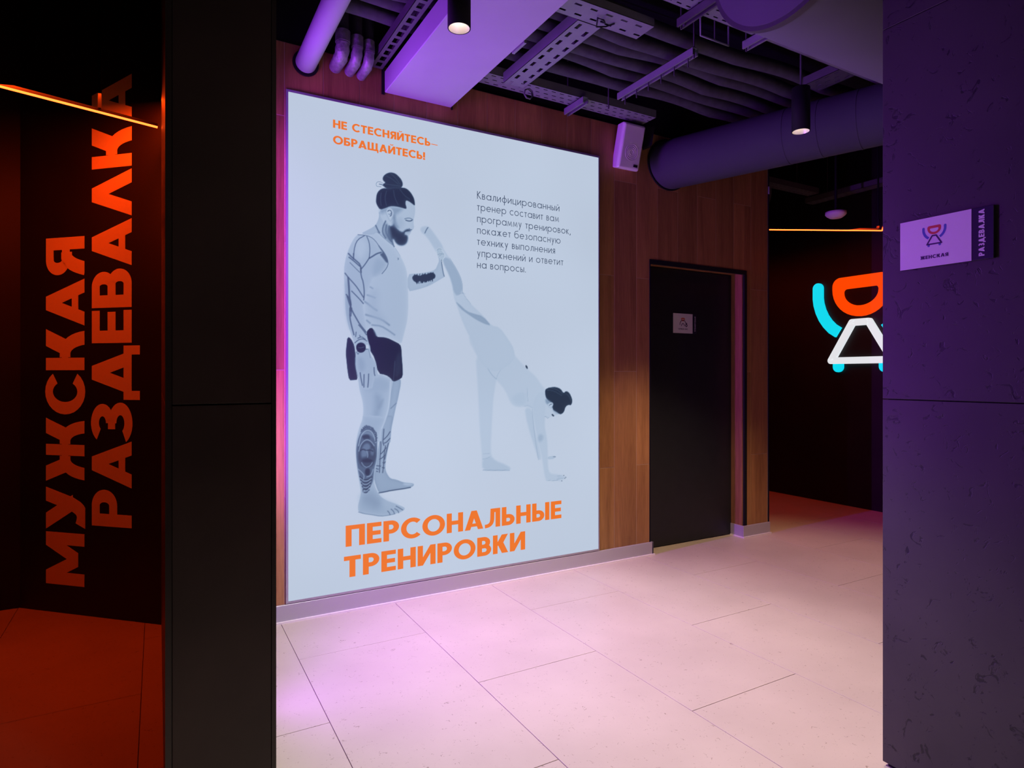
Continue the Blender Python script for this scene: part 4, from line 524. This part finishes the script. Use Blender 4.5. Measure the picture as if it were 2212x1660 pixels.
def seg_dist(px, pz, pts, closed):
    d = np.full(px.shape, 1e9)
    n = len(pts)
    for i in range(n if closed else n - 1):
        a = pts[i]; b = pts[(i + 1) % n]; ex, ez = b[0] - a[0], b[1] - a[1]; l2 = ex * ex + ez * ez + 1e-9
        t = np.clip(((px - a[0]) * ex + (pz - a[1]) * ez) / l2, 0, 1)
        d = np.minimum(d, (px - a[0] - t * ex) ** 2 + (pz - a[1] - t * ez) ** 2)
    return np.sqrt(d)
def inside(px, pz, pts):
    r = np.zeros(px.shape, bool); n = len(pts)
    for i in range(n):
        a = pts[i]; b = pts[(i + 1) % n]
        if a[1] == b[1]: continue
        c = ((a[1] > pz) != (b[1] > pz)) & (px < (b[0] - a[0]) * (pz - a[1]) / (b[1] - a[1]) + a[0]); r ^= c
    return r
def chaikin(pts, closed):
    out = []; n = len(pts)
    if not closed: out.append(pts[0])
    for i in range(n if closed else n - 1):
        a = pts[i]; b = pts[(i + 1) % n]
        out += [(a[0] * .75 + b[0] * .25, a[1] * .75 + b[1] * .25), (a[0] * .25 + b[0] * .75, a[1] * .25 + b[1] * .75)]
    if not closed: out.append(pts[-1])
    return out
def printed_figure(name, shapes, cell, label):
    """the printed photograph: grey values on a fine grid lying on the panel; millimetres in wall coordinates"""
    xs = [p[0] for s in shapes for p in s[-1]]; zs = [p[1] for s in shapes for p in s[-1]]
    x0, x1, z0, z1 = min(xs) - 14, max(xs) + 14, min(zs) - 14, max(zs) + 14
    nx = int((x1 - x0) / cell) + 1; nz = int((z1 - z0) / cell) + 1
    gx = x0 + np.arange(nx) * cell; gz = z0 + np.arange(nz) * cell
    V = np.zeros((nz, nx)); K = np.zeros((nz, nx), bool)
    for s in shapes:
        kind = s[0]; pts = s[-1]
        if kind == 'p': _, v, ve, ew, soft, op, _p = s; rad = 0
        else: _, v, rad, soft, op, _p = s
        pts = chaikin([(float(a), float(b)) for a, b in pts], kind == 'p')
        m = rad + soft + 2
        i0 = max(0, int((min(p[0] for p in pts) - m - x0) / cell)); i1 = min(nx, int((max(p[0] for p in pts) + m - x0) / cell) + 2)
        j0 = max(0, int((min(p[1] for p in pts) - m - z0) / cell)); j1 = min(nz, int((max(p[1] for p in pts) + m - z0) / cell) + 2)
        px, pz = np.meshgrid(gx[i0:i1], gz[j0:j1]); d = seg_dist(px, pz, pts, kind == 'p')
        if kind == 'p':
            sd = np.where(inside(px, pz, pts), d, -d); a = np.clip(.5 + sd / (2 * soft), 0, 1)
            val = v + (ve - v) * np.exp(-np.maximum(sd, 0) / max(ew, .1))
        else:
            a = np.clip(.5 + (rad - d) / (2 * soft), 0, 1); val = v
        a = a * a * (3 - 2 * a) * op
        V[j0:j1, i0:i1] = V[j0:j1, i0:i1] * (1 - a) + val * a; K[j0:j1, i0:i1] |= a > .004
    K2 = K.copy()
    for dj in (-1, 0, 1):
        for di in (-1, 0, 1): K2 |= np.roll(np.roll(K, dj, 0), di, 1)
    q = K2[:-1, :-1] & K2[1:, :-1] & K2[:-1, 1:] & K2[1:, 1:]
    used = np.zeros_like(K); used[:-1, :-1] |= q; used[1:, :-1] |= q; used[:-1, 1:] |= q; used[1:, 1:] |= q
    idx = np.full(K.shape, -1); idx[used] = np.arange(used.sum())
    jj, ii = np.nonzero(used); co_ = np.stack([gx[ii] / 1000 - PX0, np.full(len(ii), -.0105), gz[jj] / 1000 - PZ0], 1)
    a, b = np.nonzero(q); f = np.stack([idx[a, b], idx[a, b + 1], idx[a + 1, b + 1], idx[a + 1, b]], 1)
    me = bpy.data.meshes.new(name); me.vertices.add(len(co_)); me.vertices.foreach_set('co', co_.astype(np.float32).ravel())
    me.loops.add(f.size); me.loops.foreach_set('vertex_index', f.astype(np.int32).ravel())
    me.polygons.add(len(f)); me.polygons.foreach_set('loop_start', (np.arange(len(f)) * 4).astype(np.int32))
    me.update(calc_edges=True); me.materials.append(M_PRINT)
    v = V[jj, ii][:, None]; set_col(me, srgb2lin(np.stack([np.interp(v[:, 0], RV, RC[:, k]) for k in range(3)], 1)))
    o = link(name, me, poster, (PX0, PY + .01, PZ0)); o['label'] = label; return o
printed_figure('printed_woman', SHAPES['woman'], 4.0, 'printed woman in a white leotard bending to the ground with one leg raised')
printed_figure('printed_man', SHAPES['man'], 3.0, 'printed bearded man in a vest and dark shorts with tattooed arms and calf')

def ink(name, rgb):
    m = bpy.data.materials.new(name); m.use_nodes = True; b = m.node_tree.nodes['Principled BSDF']
    b.inputs['Base Color'].default_value = (.015, .01, .008, 1); b.inputs['Specular IOR Level'].default_value = .12; b.inputs['Emission Color'].default_value = (*lin(rgb), 1); b.inputs['Emission Strength'].default_value = 1
    b.inputs['Roughness'].default_value = .6; return m
M_POR = ink('orange_backlit_ink', (236, 116, 36)); M_PGR = ink('grey_backlit_ink', (62, 78, 104))
UX, UZ, NY = (1, 0, 0), (0, 0, 1), (0, -1, 0)
bold = lambda c, k: upper(c, .285 / k, False, .205)
head = lambda c, k: upper(c, .275 / k, False, .205)
light = lambda c, k: lower(c, .088)
def poster_line(name, text, font, gap, x0, x1, z, cap, m):
    if name != 'body_text': return lettering(name, text, font, gap, (x0, PY - .0008, z), UX, UZ, NY, x1 - x0, cap, m, poster, each='letter')
    return lettering(name, text, font, gap, (x0, PY - .0008, z), UX, UZ, NY, x1 - x0, cap, m, poster)
poster_line('headline', 'НЕ СТЕСНЯЙТЕСЬ—', head, .075, .833, 1.448, 2.6530, .0445, M_POR)
poster_line('headline', 'ОБРАЩАЙТЕСЬ!', head, .075, .833, 1.3675, 2.5665, .0450, M_POR)
for text, x1, z in (('Квалифицированный', 2.3145, 2.3870), ('тренер составит вам', 2.3096, 2.3155), ('программу тренировок,', 2.4046, 2.2440),
                    ('покажет безопасную', 2.3223, 2.1730), ('технику выполнения', 2.2796, 2.1035), ('упражнений и ответит', 2.3453, 2.0320), ('на вопросы.', 2.0562, 1.9615)):
    poster_line('body_text', text, light, .15, 1.7075, x1, z, .0470, M_PGR)
poster_line('title', 'ПЕРСОНАЛЬНЫЕ', bold, .075, .9019, 2.3301, .3565, .1165, M_POR)
poster_line('title', 'ТРЕНИРОВКИ', bold, .075, .8924, 2.0508, .1868, .1165, M_POR)

# ================================================================ big letters on the oblique wall
sign = thing('wall_lettering', 'large orange letters reading up the dark wall of the men\'s room', 'lettering', A + du * .45 + dn * .001)
heavy = lambda c, k: upper(c, .255 / k, True, .20)
def wall_line(text, s_base, cap, z0, z1):
    lettering('letters', text, heavy, .055, A + du * s_base + Vector((0, 0, z0)), (0, 0, 1), -du, dn, z1 - z0, cap, M_ORANGEV, sign, .001, 'letter')
wall_line('МУЖСКАЯ', .4513, .2661, .155, 2.0565)
wall_line('РАЗДЕВАЛКА', .7646, .2632, .4925, 2.897)

# ================================================================ emblem and signs
def emblem_parts(s, narrow=False):
    """left-right symmetric figure made of two arms, a bowl-shaped head, a trapezoid skirt and two feet"""
    arm = [(-.455, 2.205), (-.455, 2.10), (-.447, 2.04), (-.425, 1.965), (-.392, 1.895), (-.348, 1.832), (-.296, 1.778), (-.232, 1.736)]
    r = .055
    armp = St(arm, 2 * r) + Arc(-.455, 2.205, r, r, 0, 180, r, r, 14)
    out_ = []; inn = []
    for (cx, cz, rx, rz, a0, a1, n) in ((-.205, 2.198, .085, .085, 180, 90, 8), (.205, 2.198, .085, .085, 90, 0, 8)):
        out_ += [(cx + rx * math.cos(math.radians(a0 + (a1 - a0) * i / n)), cz + rz * math.sin(math.radians(a0 + (a1 - a0) * i / n))) for i in range(n + 1)]
    out_ += [(.290 * math.cos(math.radians(-180 * i / 20)), 2.168 + .285 * math.sin(math.radians(-180 * i / 20))) for i in range(0, 21)]
    for (cx, cz, rr, a0, a1, n) in ((-.146, 2.132, .032, 180, 90, 8), (.146, 2.132, .032, 90, 0, 8)):
        inn += [(cx + rr * math.cos(math.radians(a0 + (a1 - a0) * i / n)), cz + rr * math.sin(math.radians(a0 + (a1 - a0) * i / n))) for i in range(n + 1)]
    inn += [(.178 * math.cos(math.radians(-180 * i / 20)), 2.125 + .137 * math.sin(math.radians(-180 * i / 20))) for i in range(0, 21)]
    head = [[out_[i], out_[(i + 1) % len(out_)], inn[(i + 1) % len(inn)], inn[i]] for i in range(len(out_))]
    t = .066
    q = [(-.083, 1.826), (.083, 1.826), (.305, 1.452), (-.305, 1.452)]
    e = []
    for i in range(4): e += St([q[i], q[(i + 1) % 4]], t)
    for (a, b) in q: e += Arc(a, b, t / 2, t / 2, 0, 360, t / 2, t / 2, 16)
    feet = [Arc(sx * .233, 1.388, .0525, .0525, 180, 360, .0525, .0525, 14) + Rc(sx * .233 - .0525, 1.388, sx * .233 + .0525, 1.42) for sx in (-1, 1)]
    sc = lambda ps: [[(x * s, y * s) for x, y in p] for p in ps]
    return dict(arm=[sc(armp), sc(mir(armp, 0))], head=[sc(head)], skirt=[sc(e)], foot=[sc(f) for f in feet])

EY = 3.652
em = thing('wall_emblem', 'backlit cyan, orange and white figure sign on the dark far wall', 'sign', (5.998, EY, 1.84))
for nm, mt, y in (('arm', M_CYAN, 0), ('foot', M_CYAN, 0), ('skirt', M_NWHITE, .008), ('head', M_NRED, 0)):
    for polys in emblem_parts(1.0)[nm]:
        mb = MB()
        for i, p in enumerate(polys): mb.prism(p, (5.998, EY, 0), (0, -1, 0), (0, 0, 1), (-1, 0, 0), .026 + y + (i % 5) * 2e-5)
        mb.build(nm, mt, em, (5.998, EY, 1.84))

ps = thing('changing_room_sign', 'white and navy wall sign with a small figure on the right pier', 'sign', (2.1065, 1.02, 1.7175))
bevel(MB().box((2.0985, .889, 1.6405), (2.1068, 1.1498, 1.7940)).build('plate', M_NAVY, ps, (2.1065, 1.02, 1.7175)), .0006)
MB().box((2.0978, .9455, 1.6405), (2.0986, 1.1498, 1.7940)).build('white_face', M_WHITE, ps, (2.1065, 1.02, 1.7175))
s_ = .0685; zo = 1.7395 - 1.883 * s_
for nm, mt, lift in (('arm', M_SBLUE, 0), ('foot', M_SBLUE, 0), ('skirt', M_INK, 2e-4), ('head', M_SRED, 0)):
    for polys in emblem_parts(s_)[nm]:
        mb = MB()
        for i, p in enumerate(polys): mb.prism(p, (2.0976 - lift - (i % 5) * 1e-5, 1.0476, zo), (0, -1, 0), (0, 0, 1), (-1, 0, 0), 0)
        mb.build('printed_' + nm, mt, ps, (2.1065, 1.02, 1.7175))
b24 = lambda c, k: upper(c, .28 / k, False, .21)
lettering('lettering', 'ЖЕНСКАЯ', b24, .11, (2.0975, 1.0877, 1.6655), (0, -1, 0), UZ, (-1, 0, 0), .0799, .0108, M_INK, ps, lift=1e-4)
lettering('lettering', 'РАЗДЕВАЛКА', b24, .11, (2.0982, .9119, 1.6505), UZ, (0, 1, 0), (-1, 0, 0), .1370, .0150, M_WHITE, ps, lift=1e-4)

ds = thing('door_sign', 'small white sign with a round figure on the dark door', 'sign', (3.568, 3.584, 1.706))
DY = 3.584
MB().box((3.4465, DY - .004, 1.6295), (3.6960, DY + .0005, 1.7815)).build('plate', M_NAVY, ds)
MB().box((3.4465, DY - .0047, 1.6295), (3.6515, DY - .004, 1.7815)).build('white_face', M_WHITE, ds)
def on_sign(x, z): return (3.4465 + x * .205, 1.6295 + z * .152)
def sign_shape(name, polys, m):
    mb = MB()
    for i, p in enumerate(polys): mb.prism([on_sign(*a) for a in p], (0, DY - .0050 - (i % 5) * 1e-5, 0), UX, UZ, NY, 0)
    return mb.build(name, m, ds)
sign_shape('printed_cap', Arc(.50, .72, .10, .07, 0, 360, .035, .03, 20) + Rc(.41, .72, .59, .77) + Arc(.5, .66, .06, .05, 180, 360, .06, .05, 10), M_SRED)
sign_shape('printed_body', Arc(.50, .42, .17, .27, 20, 120, .03, .035, 14) + Arc(.50, .42, .17, .27, 120, 180, .03, .035, 10) + Arc(.50, .36, .09, .15, 0, 180, .03, .035, 14), M_INK)
sign_shape('printed_weight', Arc(.675, .50, .045, .045, 0, 360, .03, .03, 16) + Arc(.675, .40, .06, .075, 0, 360, .035, .045, 18), M_INK)
lettering('lettering', 'СЕРЖАЯ АВС', b24, .11, (3.4465 + .26 * .205, DY - .0049, 1.6295 + .185 * .152), UX, UZ, NY, .10, .0095, M_INK, ds, lift=1e-4)
lettering('lettering', 'ТРЕНЕРСКАЯ', b24, .11, (3.6840, DY - .0042, 1.6450), UZ, (-1, 0, 0), NY, .1180, .0115, M_WHITE, ds, lift=1e-4)

# ================================================================ strip lights
def strip(name, label, pts, m, led, r=.006, hang=()):
    t = thing(name, label, 'light', Vector(pts[0]))
    for a, b in zip(pts[:-1], pts[1:]):
        a, b = Vector(a), Vector(b); d = (b - a).normalized(); x = d.cross(Vector((0, 0, 1))).normalized(); z = x.cross(d)
        Mx = Matrix((d, x, z)).transposed().to_4x4(); Mx.translation = a; l = (b - a).length
        MB().box((0, -.0055, .004), (l, .0055, .018), Mx).build('profile', M_BLACK, t, Vector(pts[0]))
        MB().box((0, -.0042, -.004), (l, .0042, .0045), Mx).build('diffuser', led, t, Vector(pts[0]))
    for p in hang:
        p = Vector(p); MB().tube([p + Vector((0, 0, .018)), (p.x, p.y, 3.72)], .008, 8).build('hanger', M_BLACK, t, Vector(pts[0]))
        MB().box((p.x - .006, p.y - .012, p.z + .017), (p.x + .006, p.y + .012, p.z + .10)).build('clamp', M_BLACK, t, Vector(pts[0]))
    return t
strip('led_strip_light', 'glowing red strip light hung before the lettered dark wall', [LM0, LM1], None, M_LED, hang=[LM0.lerp(LM1, .844)])
strip('led_strip_light', 'glowing red strip light above the backlit figure sign, bent at its far corner', [LW0, LW1, LW2, LW3], None, M_LED, hang=[LW0.lerp(LW1, .97)])
v = thing('led_strip_light', 'upright violet strip light on the hall side of the left partition', 'light', (.297, 3.22, .12))
MB().box((.2975, 3.205, .12), (.312, 3.235, 2.90)).build('profile', M_ALU, v, (.297, 3.22, .12))
MB().box((.312, 3.212, .13), (.316, 3.228, 2.89)).build('diffuser', M_VLED, v, (.297, 3.22, .12))

# ================================================================ pendant downlights
def pendant(x, y, z, r, label, power, color):
    t = thing('pendant_downlight', label, 'lamp', (x, y, z), 'black tube pendants over the hall'); L = (x, y, z); h = .236
    MB().lathe([(r - .004, .0), (r, .0), (r, h), (.012, h), (.012, h - .004)], L).build('housing', M_BLACK, t, L)
    MB().lathe([(r - .0035, .0005), (r * .70, .045), (r * .62, .06)], L).build('reflector', M_REFL, t, L)
    MB().lathe([(r * .64, .056), (.0005, .058)], L).build('lens', M_LAMP, t, L)
    MB().tube([(x, y, z + h), (x, y, 3.72)], .0055, 8).build('stem', M_STEELD, t, L)
    pendant_lamp(x, y, z - .004, power, color)
pendant(1.011, 2.2, 2.637, .0445, 'black tube pendant lamp hanging before the wide flat duct', 235, (1, .94, .91))
pendant(3.055, 2.2, 2.632, .0470, 'black tube pendant lamp on a stem before the round dark duct', 150, (1, .71, .44))

# ================================================================ ducts and pipes
du1 = thing('flat_duct', 'wide flat grey air duct running into the wood wall over the poster', 'duct', (1.33, D, 2.97))
bevel(MB().box((1.126, -2.6, 2.912), (1.538, D - .0015, 3.035)).build('casing', M_DUCT, du1, (1.33, D, 2.97)), .004)
MB().box((1.108, D - .006, 2.900), (1.126, D - .0005, 3.05)).build('collar', M_BLACK, du1, (1.33, D, 2.97))
MB().box((1.538, D - .006, 2.900), (1.546, D - .0005, 3.05)).build('collar', M_BLACK, du1, (1.33, D, 2.97))
MB().box((1.5385, 2.60, 2.906), (1.552, 2.72, 2.922)).build('clip', M_STEEL, du1, (1.33, D, 2.97))

p = thing('round_pipe', 'grey round pipe slanting into the wood wall at the left of the ceiling', 'pipe', (.69, D, 2.97))
MB().tube([(.69, D - .001, 2.97), (.69, 2.2, 2.97), (.69, 0, 2.97), (.69, -2.6, 2.97)], .054, 28).build('tube', M_DUCT, p, (.69, D, 2.97))
MB().tube([(.69, D - .0005, 2.97), (.69, D - .012, 2.97)], .068, 28).build('collar', M_BLACK, p, (.69, D, 2.97))

for i, (x, r, lb) in enumerate(((.848, .037, 'thickest of three foil wrapped pipe stubs, beside the grey round pipe'), (.925, .030, 'middle one of three foil wrapped pipe stubs entering the wood wall'),
                             (.990, .028, 'thinnest of three foil wrapped pipe stubs, nearest the flat duct'))):
    w = thing('wrapped_pipe', lb, 'pipe', (x, D, 2.99 - .008 * i), 'foil wrapped pipe stubs'); L = (x, D, 2.99 - .008 * i); z = L[2]
    y1 = D - .16 - .01 * i
    pts = [(x, D - .001, z)] + [(x, D - .10 - .06 * math.sin(a), z + .06 * (1 - math.cos(a))) for a in [math.pi / 2 * k / 6 for k in range(7)]]
    MB().tube(pts, [r * (.92 + .12 * ((k * 7) % 3) / 2) for k in range(len(pts))], 16).build('elbow', M_FOIL, w, L)
    MB().tube([(x, D - .16, z + .06), (x, D - .16, z + .12)], r * 1.05, 16).build('tape_band', M_FOIL, w, L)
    MB().tube([(x, D - .16, z + .10), (x, D - .16, 3.72)], r * .82, 16).build('riser', M_PIPE, w, L)

def cyl_duct(name, label, a, b, r, m, seams, cap_m=None, flange=None, n=56):
    a, b = Vector(a), Vector(b); t = thing(name, label, 'duct', a); d = (b - a).normalized()
    MB().tube([a, b], r, n).build('tube', m, t, a)
    for s in seams:
        q = a + d * s; MB().tube([q - d * .006, q + d * .006], r + .002, n).build('seam_ring', m, t, a)
    return t, d
t, d = cyl_duct('round_duct', 'dark round air duct leaving the wood wall beside the speaker', (3.31, 3.395, 2.855), (3.79, 2.06, 2.855), .176, M_DUCTD, (.78, .98, 1.20))
sk = MB(); n = 56; hv = Vector((-d.y, d.x, 0)); O_ = Vector((3.31, 3.395, 2.855)); vs = []
for k in range(n):
    q = O_ + hv * .176 * math.cos(2 * math.pi * k / n) + Vector((0, 0, .176 * math.sin(2 * math.pi * k / n)))
    vs.append(q + d * .0005); vs.append(q + d * ((D - .001 - q.y) / d.y))
sk.add(vs, [(2 * k, 2 * ((k + 1) % n), 2 * ((k + 1) % n) + 1, 2 * k + 1) for k in range(n)], True)
sk.build('wall_stub', M_DUCTD, t, (3.31, 3.395, 2.855))
fl = MB(); n = 56
for (r0, r1, y0, y1) in ((.176, .187, D - .010, D - .0008),):
    ring = lambda r, y: [(3.285 + r * 1.065 * math.cos(2 * math.pi * k / n), y, 2.855 + r * math.sin(2 * math.pi * k / n)) for k in range(n)]
    vs = ring(r0, y0) + ring(r1, y0) + ring(r1, y1) + ring(r0, y1)
    fl.add(vs, [(q * n + k, q * n + (k + 1) % n, ((q + 1) % 4) * n + (k + 1) % n, ((q + 1) % 4) * n + k) for q in range(4) for k in range(n)])
fl.build('wall_flange', M_BLACK, t, (3.31, 3.395, 2.855))
t, d = cyl_duct('round_duct', 'large round grey duct with a flat end cap at the top beside the right pier', (2.073, 1.565, 2.979), (5.9, 1.565, 2.979), .329, M_DUCTM, (1.2, 2.4), n=72)
a = Vector((2.073, 1.565, 2.979))
MB().tube([a - Vector((.012, 0, 0)), a + Vector((.02, 0, 0))], .336, 72).build('rim', M_STEELD, t, a)
MB().tube([a - Vector((.014, 0, 0)), a - Vector((.010, 0, 0))], .318, 72).build('end_cap', M_DUCTM, t, a)
cyl_duct('round_duct', 'dim round duct above the passage behind the end of the wood wall', (4.42, 4.35, 3.12), (5.25, 4.35, 3.12), .25, M_DUCTD, (.12, .6))

ORD = ('nearest the wood wall', 'second from the wood wall', 'third from the wood wall', 'fourth from the wood wall', 'fifth from the wood wall', 'farthest from the wood wall')
for i, y in enumerate((3.10, 2.985, 2.865, 2.755, 2.645, 2.515)):
    pts = []; rr = random.Random(40 + i); ph = rr.random() * 6; ph2 = rr.random() * 6
    z0 = 3.128 if i % 2 == 0 else 3.142
    for k in range(42):
        x = .79 + .02 * i + k * .088
        sag = .014 * math.sin(x * 2.9 + ph) + .008 * math.sin(x * 6.1 + ph2)
        side = .012 * math.sin(x * 2.1 + ph2)
        pts.append((x, y + side, z0 + abs(sag)))
    o = MB().tube(pts, .040, 14).build('insulated_pipe', M_PIPE, None, pts[0])
    tag(o, 'dark insulated pipe running along the ceiling, ' + ORD[i], 'pipe', 'parallel insulated pipes under the ceiling')

# ================================================================ cable trays and brackets
def tray(label, x0, x1, y0, y1, z, m, along='x', rows=4, rail=.05, pitch=.06, slot=.030, sw=.008, group='perforated cable trays', rods=()):
    """perforated tray: a plate with real slots and two side rails"""
    L = ((x0 + x1) / 2, (y0 + y1) / 2, z); t = thing('cable_tray', label, 'tray', L, group)
    if along == 'x': a0, a1, b0, b1 = x0, x1, y0, y1
    else: a0, a1, b0, b1 = y0, y1, x0, x1
    bx = (lambda p, q, r, s: ((p, r, z), (q, s, z + .002))) if along == 'x' else (lambda p, q, r, s: ((r, p, z), (s, q, z + .002)))
    mb = MB(); step = (b1 - b0) / rows; cur = b0
    for i in range(rows):
        c = b0 + step * (i + .5)
        mb.box(*bx(a0, a1, cur, c - sw / 2)); cur = c + sw / 2
        x = a0; o = (i % 2) * pitch / 2 + .02
        k = a0 + o
        while k < a1:
            if k - x > 0: mb.box(*bx(x, k, c - sw / 2, c + sw / 2))
            x = min(k + slot, a1); k += pitch
        if x < a1: mb.box(*bx(x, a1, c - sw / 2, c + sw / 2))
    mb.box(*bx(a0, a1, cur, b1))
    mb.build('perforated_plate', m, t, L)
    for b in (b0, b1 - .0025):
        q = bx(a0, a1, b, b + .0025); MB().box((q[0][0], q[0][1], z), (q[1][0], q[1][1], z + rail)).build('side_rail', m, t, L)
    for (hx, hy) in rods: MB().tube([(hx, hy, z + .001), (hx, hy, 3.72)], .0045, 8).build('threaded_rod', M_STEELD, t, L)
    return t
tray('broad perforated tray running beside the capped round duct', 2.0, 5.6, 1.915, 2.190, 3.045, M_STEEL, rows=6)
tray('perforated tray running along the top of the wood wall', 1.56, 2.95, 3.225, 3.360, 3.055, M_STEEL, rows=3)
tray('cross tray with open slots between the flat duct and the hung struts', 1.76, 1.90, 2.47, 3.215, 3.012, M_STEEL, 'y', rows=2, rail=.06, pitch=.085, slot=.045, sw=.02)
tray('short tray crossing above the slotted cross tray beside the flat duct', 1.56, 2.12, 2.33, 2.465, 3.012, M_STEEL, rows=2, rail=.04, pitch=.09, slot=.04, sw=.012)
tray('cross tray behind the stem of the far pendant lamp', 3.41, 3.56, 2.205, 2.44, 3.06, M_STEELD, 'y', rows=3)
tray('narrow tray hugging the left side of the flat duct', 1.035, 1.108, .2, 3.44, 3.03, M_STEELD, 'y', rows=1, pitch=.07, slot=.045, sw=.03)
tray('dim tray slanting above the passage to the women\'s room', 5.62, 5.74, 2.3, 4.0, 3.02, M_STEELD, 'y', rows=2, rods=((5.68, 2.5), (5.68, 3.8)))
tray('dim tray crossing the passage ceiling behind the round dark duct', 4.45, 5.55, 3.80, 3.92, 3.06, M_STEELD, rows=2, rods=((4.7, 3.86), (5.3, 3.86)))

def strut(label, x, y0, y1, z, m, w=.041, h=.041, bolts=0, hang=()):
    L = (x, (y0 + y1) / 2, z); t = thing('strut_channel', label, 'bracket', L, 'strut channels hung from the ceiling'); th = .0028
    mb = MB(); mb.box((x - w / 2, y0, z + h - th), (x + w / 2, y1, z + h)); mb.box((x - w / 2, y0, z), (x - w / 2 + th, y1, z + h)); mb.box((x + w / 2 - th, y0, z), (x + w / 2, y1, z + h))
    mb.box((x - w / 2 + th, y0, z), (x - w / 2 + .01, y1, z + th)); mb.box((x + w / 2 - .01, y0, z), (x + w / 2 - th, y1, z + th))
    mb.build('channel', m, t, L)
    for k in range(bolts):
        y = y0 + (y1 - y0) * (k + .5) / bolts; MB().tube([(x, y, z - .045), (x, y, z + h + .01)], .004, 8).build('bolt', M_STEELD, t, L)
    for y in hang: MB().tube([(x, y, z - .012), (x, y, 3.72)], .0045, 8).build('threaded_rod', M_STEELD, t, L)
    return t
strut('long strut carrying the insulated pipes, with bolts below', 2.50, 2.43, 3.06, 3.012, M_STEEL, bolts=6, hang=(2.44, 3.17))
strut('short strut under the tray along the wood wall', 2.335, 3.19, 3.40, 3.008, M_STEEL, hang=(3.385,))
strut('short strut under the broad tray beside the capped duct', 2.665, 1.99, 2.245, 2.998, M_STEEL, hang=(2.237,))
strut('strut at the near end of the broad tray', 2.22, 1.99, 2.26, 2.998, M_STEELD, hang=(2.25,))
t = thing('hanger_frame', 'thin steel hanger loop at the edge of the broad tray', 'bracket', (2.42, 2.27, 3.0))
MB().tube([(2.36, 2.26, 3.10), (2.36, 2.26, 3.0), (2.56, 2.26, 3.0), (2.56, 2.26, 3.10)], .005, 8).build('loop', M_STEEL, t, (2.42, 2.27, 3.0))
MB().tube([(2.46, 2.26, 3.0), (2.46, 2.26, 3.72)], .004, 8).build('rod', M_STEELD, t, (2.42, 2.27, 3.0))
c = MB().tube([(1.86, 2.42, 3.008), (1.87, 2.40, 2.995), (1.84, 2.37, 2.985), (1.82, 2.39, 3.0), (1.85, 2.44, 2.99), (1.90, 2.43, 3.0), (1.93, 2.40, 3.008)], .004, 6).build('loose_cable', M_BLACK, None, (1.86, 2.42, 3.02))
tag(c, 'loose black cable dangling below the tray junction', 'cable')
c = MB().tube([(1.93 + .03 * math.sin(k * .9), 3.205 + .008 * k / 10, 2.985 + .03 * math.cos(k * .9)) for k in range(18)] , .0035, 6).build('coiled_wire', M_STEELD, None, (1.93, 3.2, 2.985))
tag(c, 'small coil of wire at the corner of the wall tray', 'cable')

# ================================================================ speaker
sp = thing('wall_speaker', 'white wall speaker tilted down at the top right corner of the poster', 'speaker', (2.855, D, 2.89))
L = (2.855, D, 2.89); Mx = Matrix.Translation((2.850, 3.405, 2.892)) @ Matrix.Rotation(math.radians(15), 4, 'X')
bx = MB(); w0, w1, hh = .075, .096, .152
vs = [(-w0, .05, -hh * .94), (w0, .05, -hh * .94), (w0, .05, hh * .94), (-w0, .05, hh * .94), (-w1, -.035, -hh), (w1, -.035, -hh), (w1, -.035, hh), (-w1, -.035, hh),
      (-w1 + .01, -.055, -hh + .01), (w1 - .01, -.055, -hh + .01), (w1 - .01, -.055, hh - .01), (-w1 + .01, -.055, hh - .01)]
bx.add([Mx @ Vector(q) for q in vs], [(0, 1, 2, 3), (0, 1, 5, 4), (1, 2, 6, 5), (2, 3, 7, 6), (3, 0, 4, 7), (4, 5, 9, 8), (5, 6, 10, 9), (6, 7, 11, 10), (7, 4, 8, 11), (8, 9, 10, 11)])
bevel(bx.build('cabinet', M_SPK, sp, L), .008, 3)
gr = MB()
for r in (.018, .030, .042, .054):
    gr.tube([Mx @ Vector((r * math.cos(a), -.0555, -.035 + r * math.sin(a))) for a in [2 * math.pi * k / 28 for k in range(29)]], .0016, 6, False)
gr.build('grille_rings', M_SPK, sp, L)
MB().box((.035, -.0575, -.128), (.070, -.054, -.112), Mx).build('badge', M_BLACK, sp, L)
br = MB().prism([(0, 0), (.055, .02), (.075, .15), (-.02, .15), (-.03, .10)], (2.972, 3.37, 2.90), (.85, -.5, 0), (0, 0, 1), (.5, .85, 0), .05)
br.build('mounting_bracket', M_BLACK, sp, L)
MB().tube([(2.855, 3.43, 2.93), (2.855, D - .001, 2.93)], .02, 12).build('wall_mount', M_BLACK, sp, L)

# ================================================================ passage ceiling fittings
t = thing('smoke_detector', 'small pale round detector under the passage ceiling', 'detector', (5.2, 3.4, 2.72)); L = (5.2, 3.4, 2.72)
MB().lathe([(.0005, -.03), (.05, -.03), (.075, -.012), (.085, .0), (.085, .022), (.0005, .022)], L, 28).build('head', M_SPK, t, L)
MB().tube([(5.2, 3.4, 2.742), (5.2, 3.4, 3.72)], .011, 10).build('stem', M_BLACK, t, L)
t = thing('motion_sensor', 'tiny black sensor with a red dot above the passage', 'sensor', (4.50, 3.62, 2.98)); L = (4.50, 3.62, 2.98)
MB().box((4.48, 3.60, 2.97), (4.52, 3.64, 3.72)).build('body', M_BLACK, t, L)
MB().lathe([(.0005, -.006), (.006, -.004), (.007, 0), (.0005, .0)], (4.50, 3.62, 2.9695), 10).build('indicator', M_DOT, t, L)
t = thing('magnet_contact', 'tiny grey contact box on the black end of the wood wall', 'sensor', (4.394, D - .012, 2.84))
bevel(MB().box((4.384, D - .014, 2.80), (4.398, D - .0045, 2.86)).build('body', M_STEEL, t, (4.394, D - .012, 2.84)), .001)
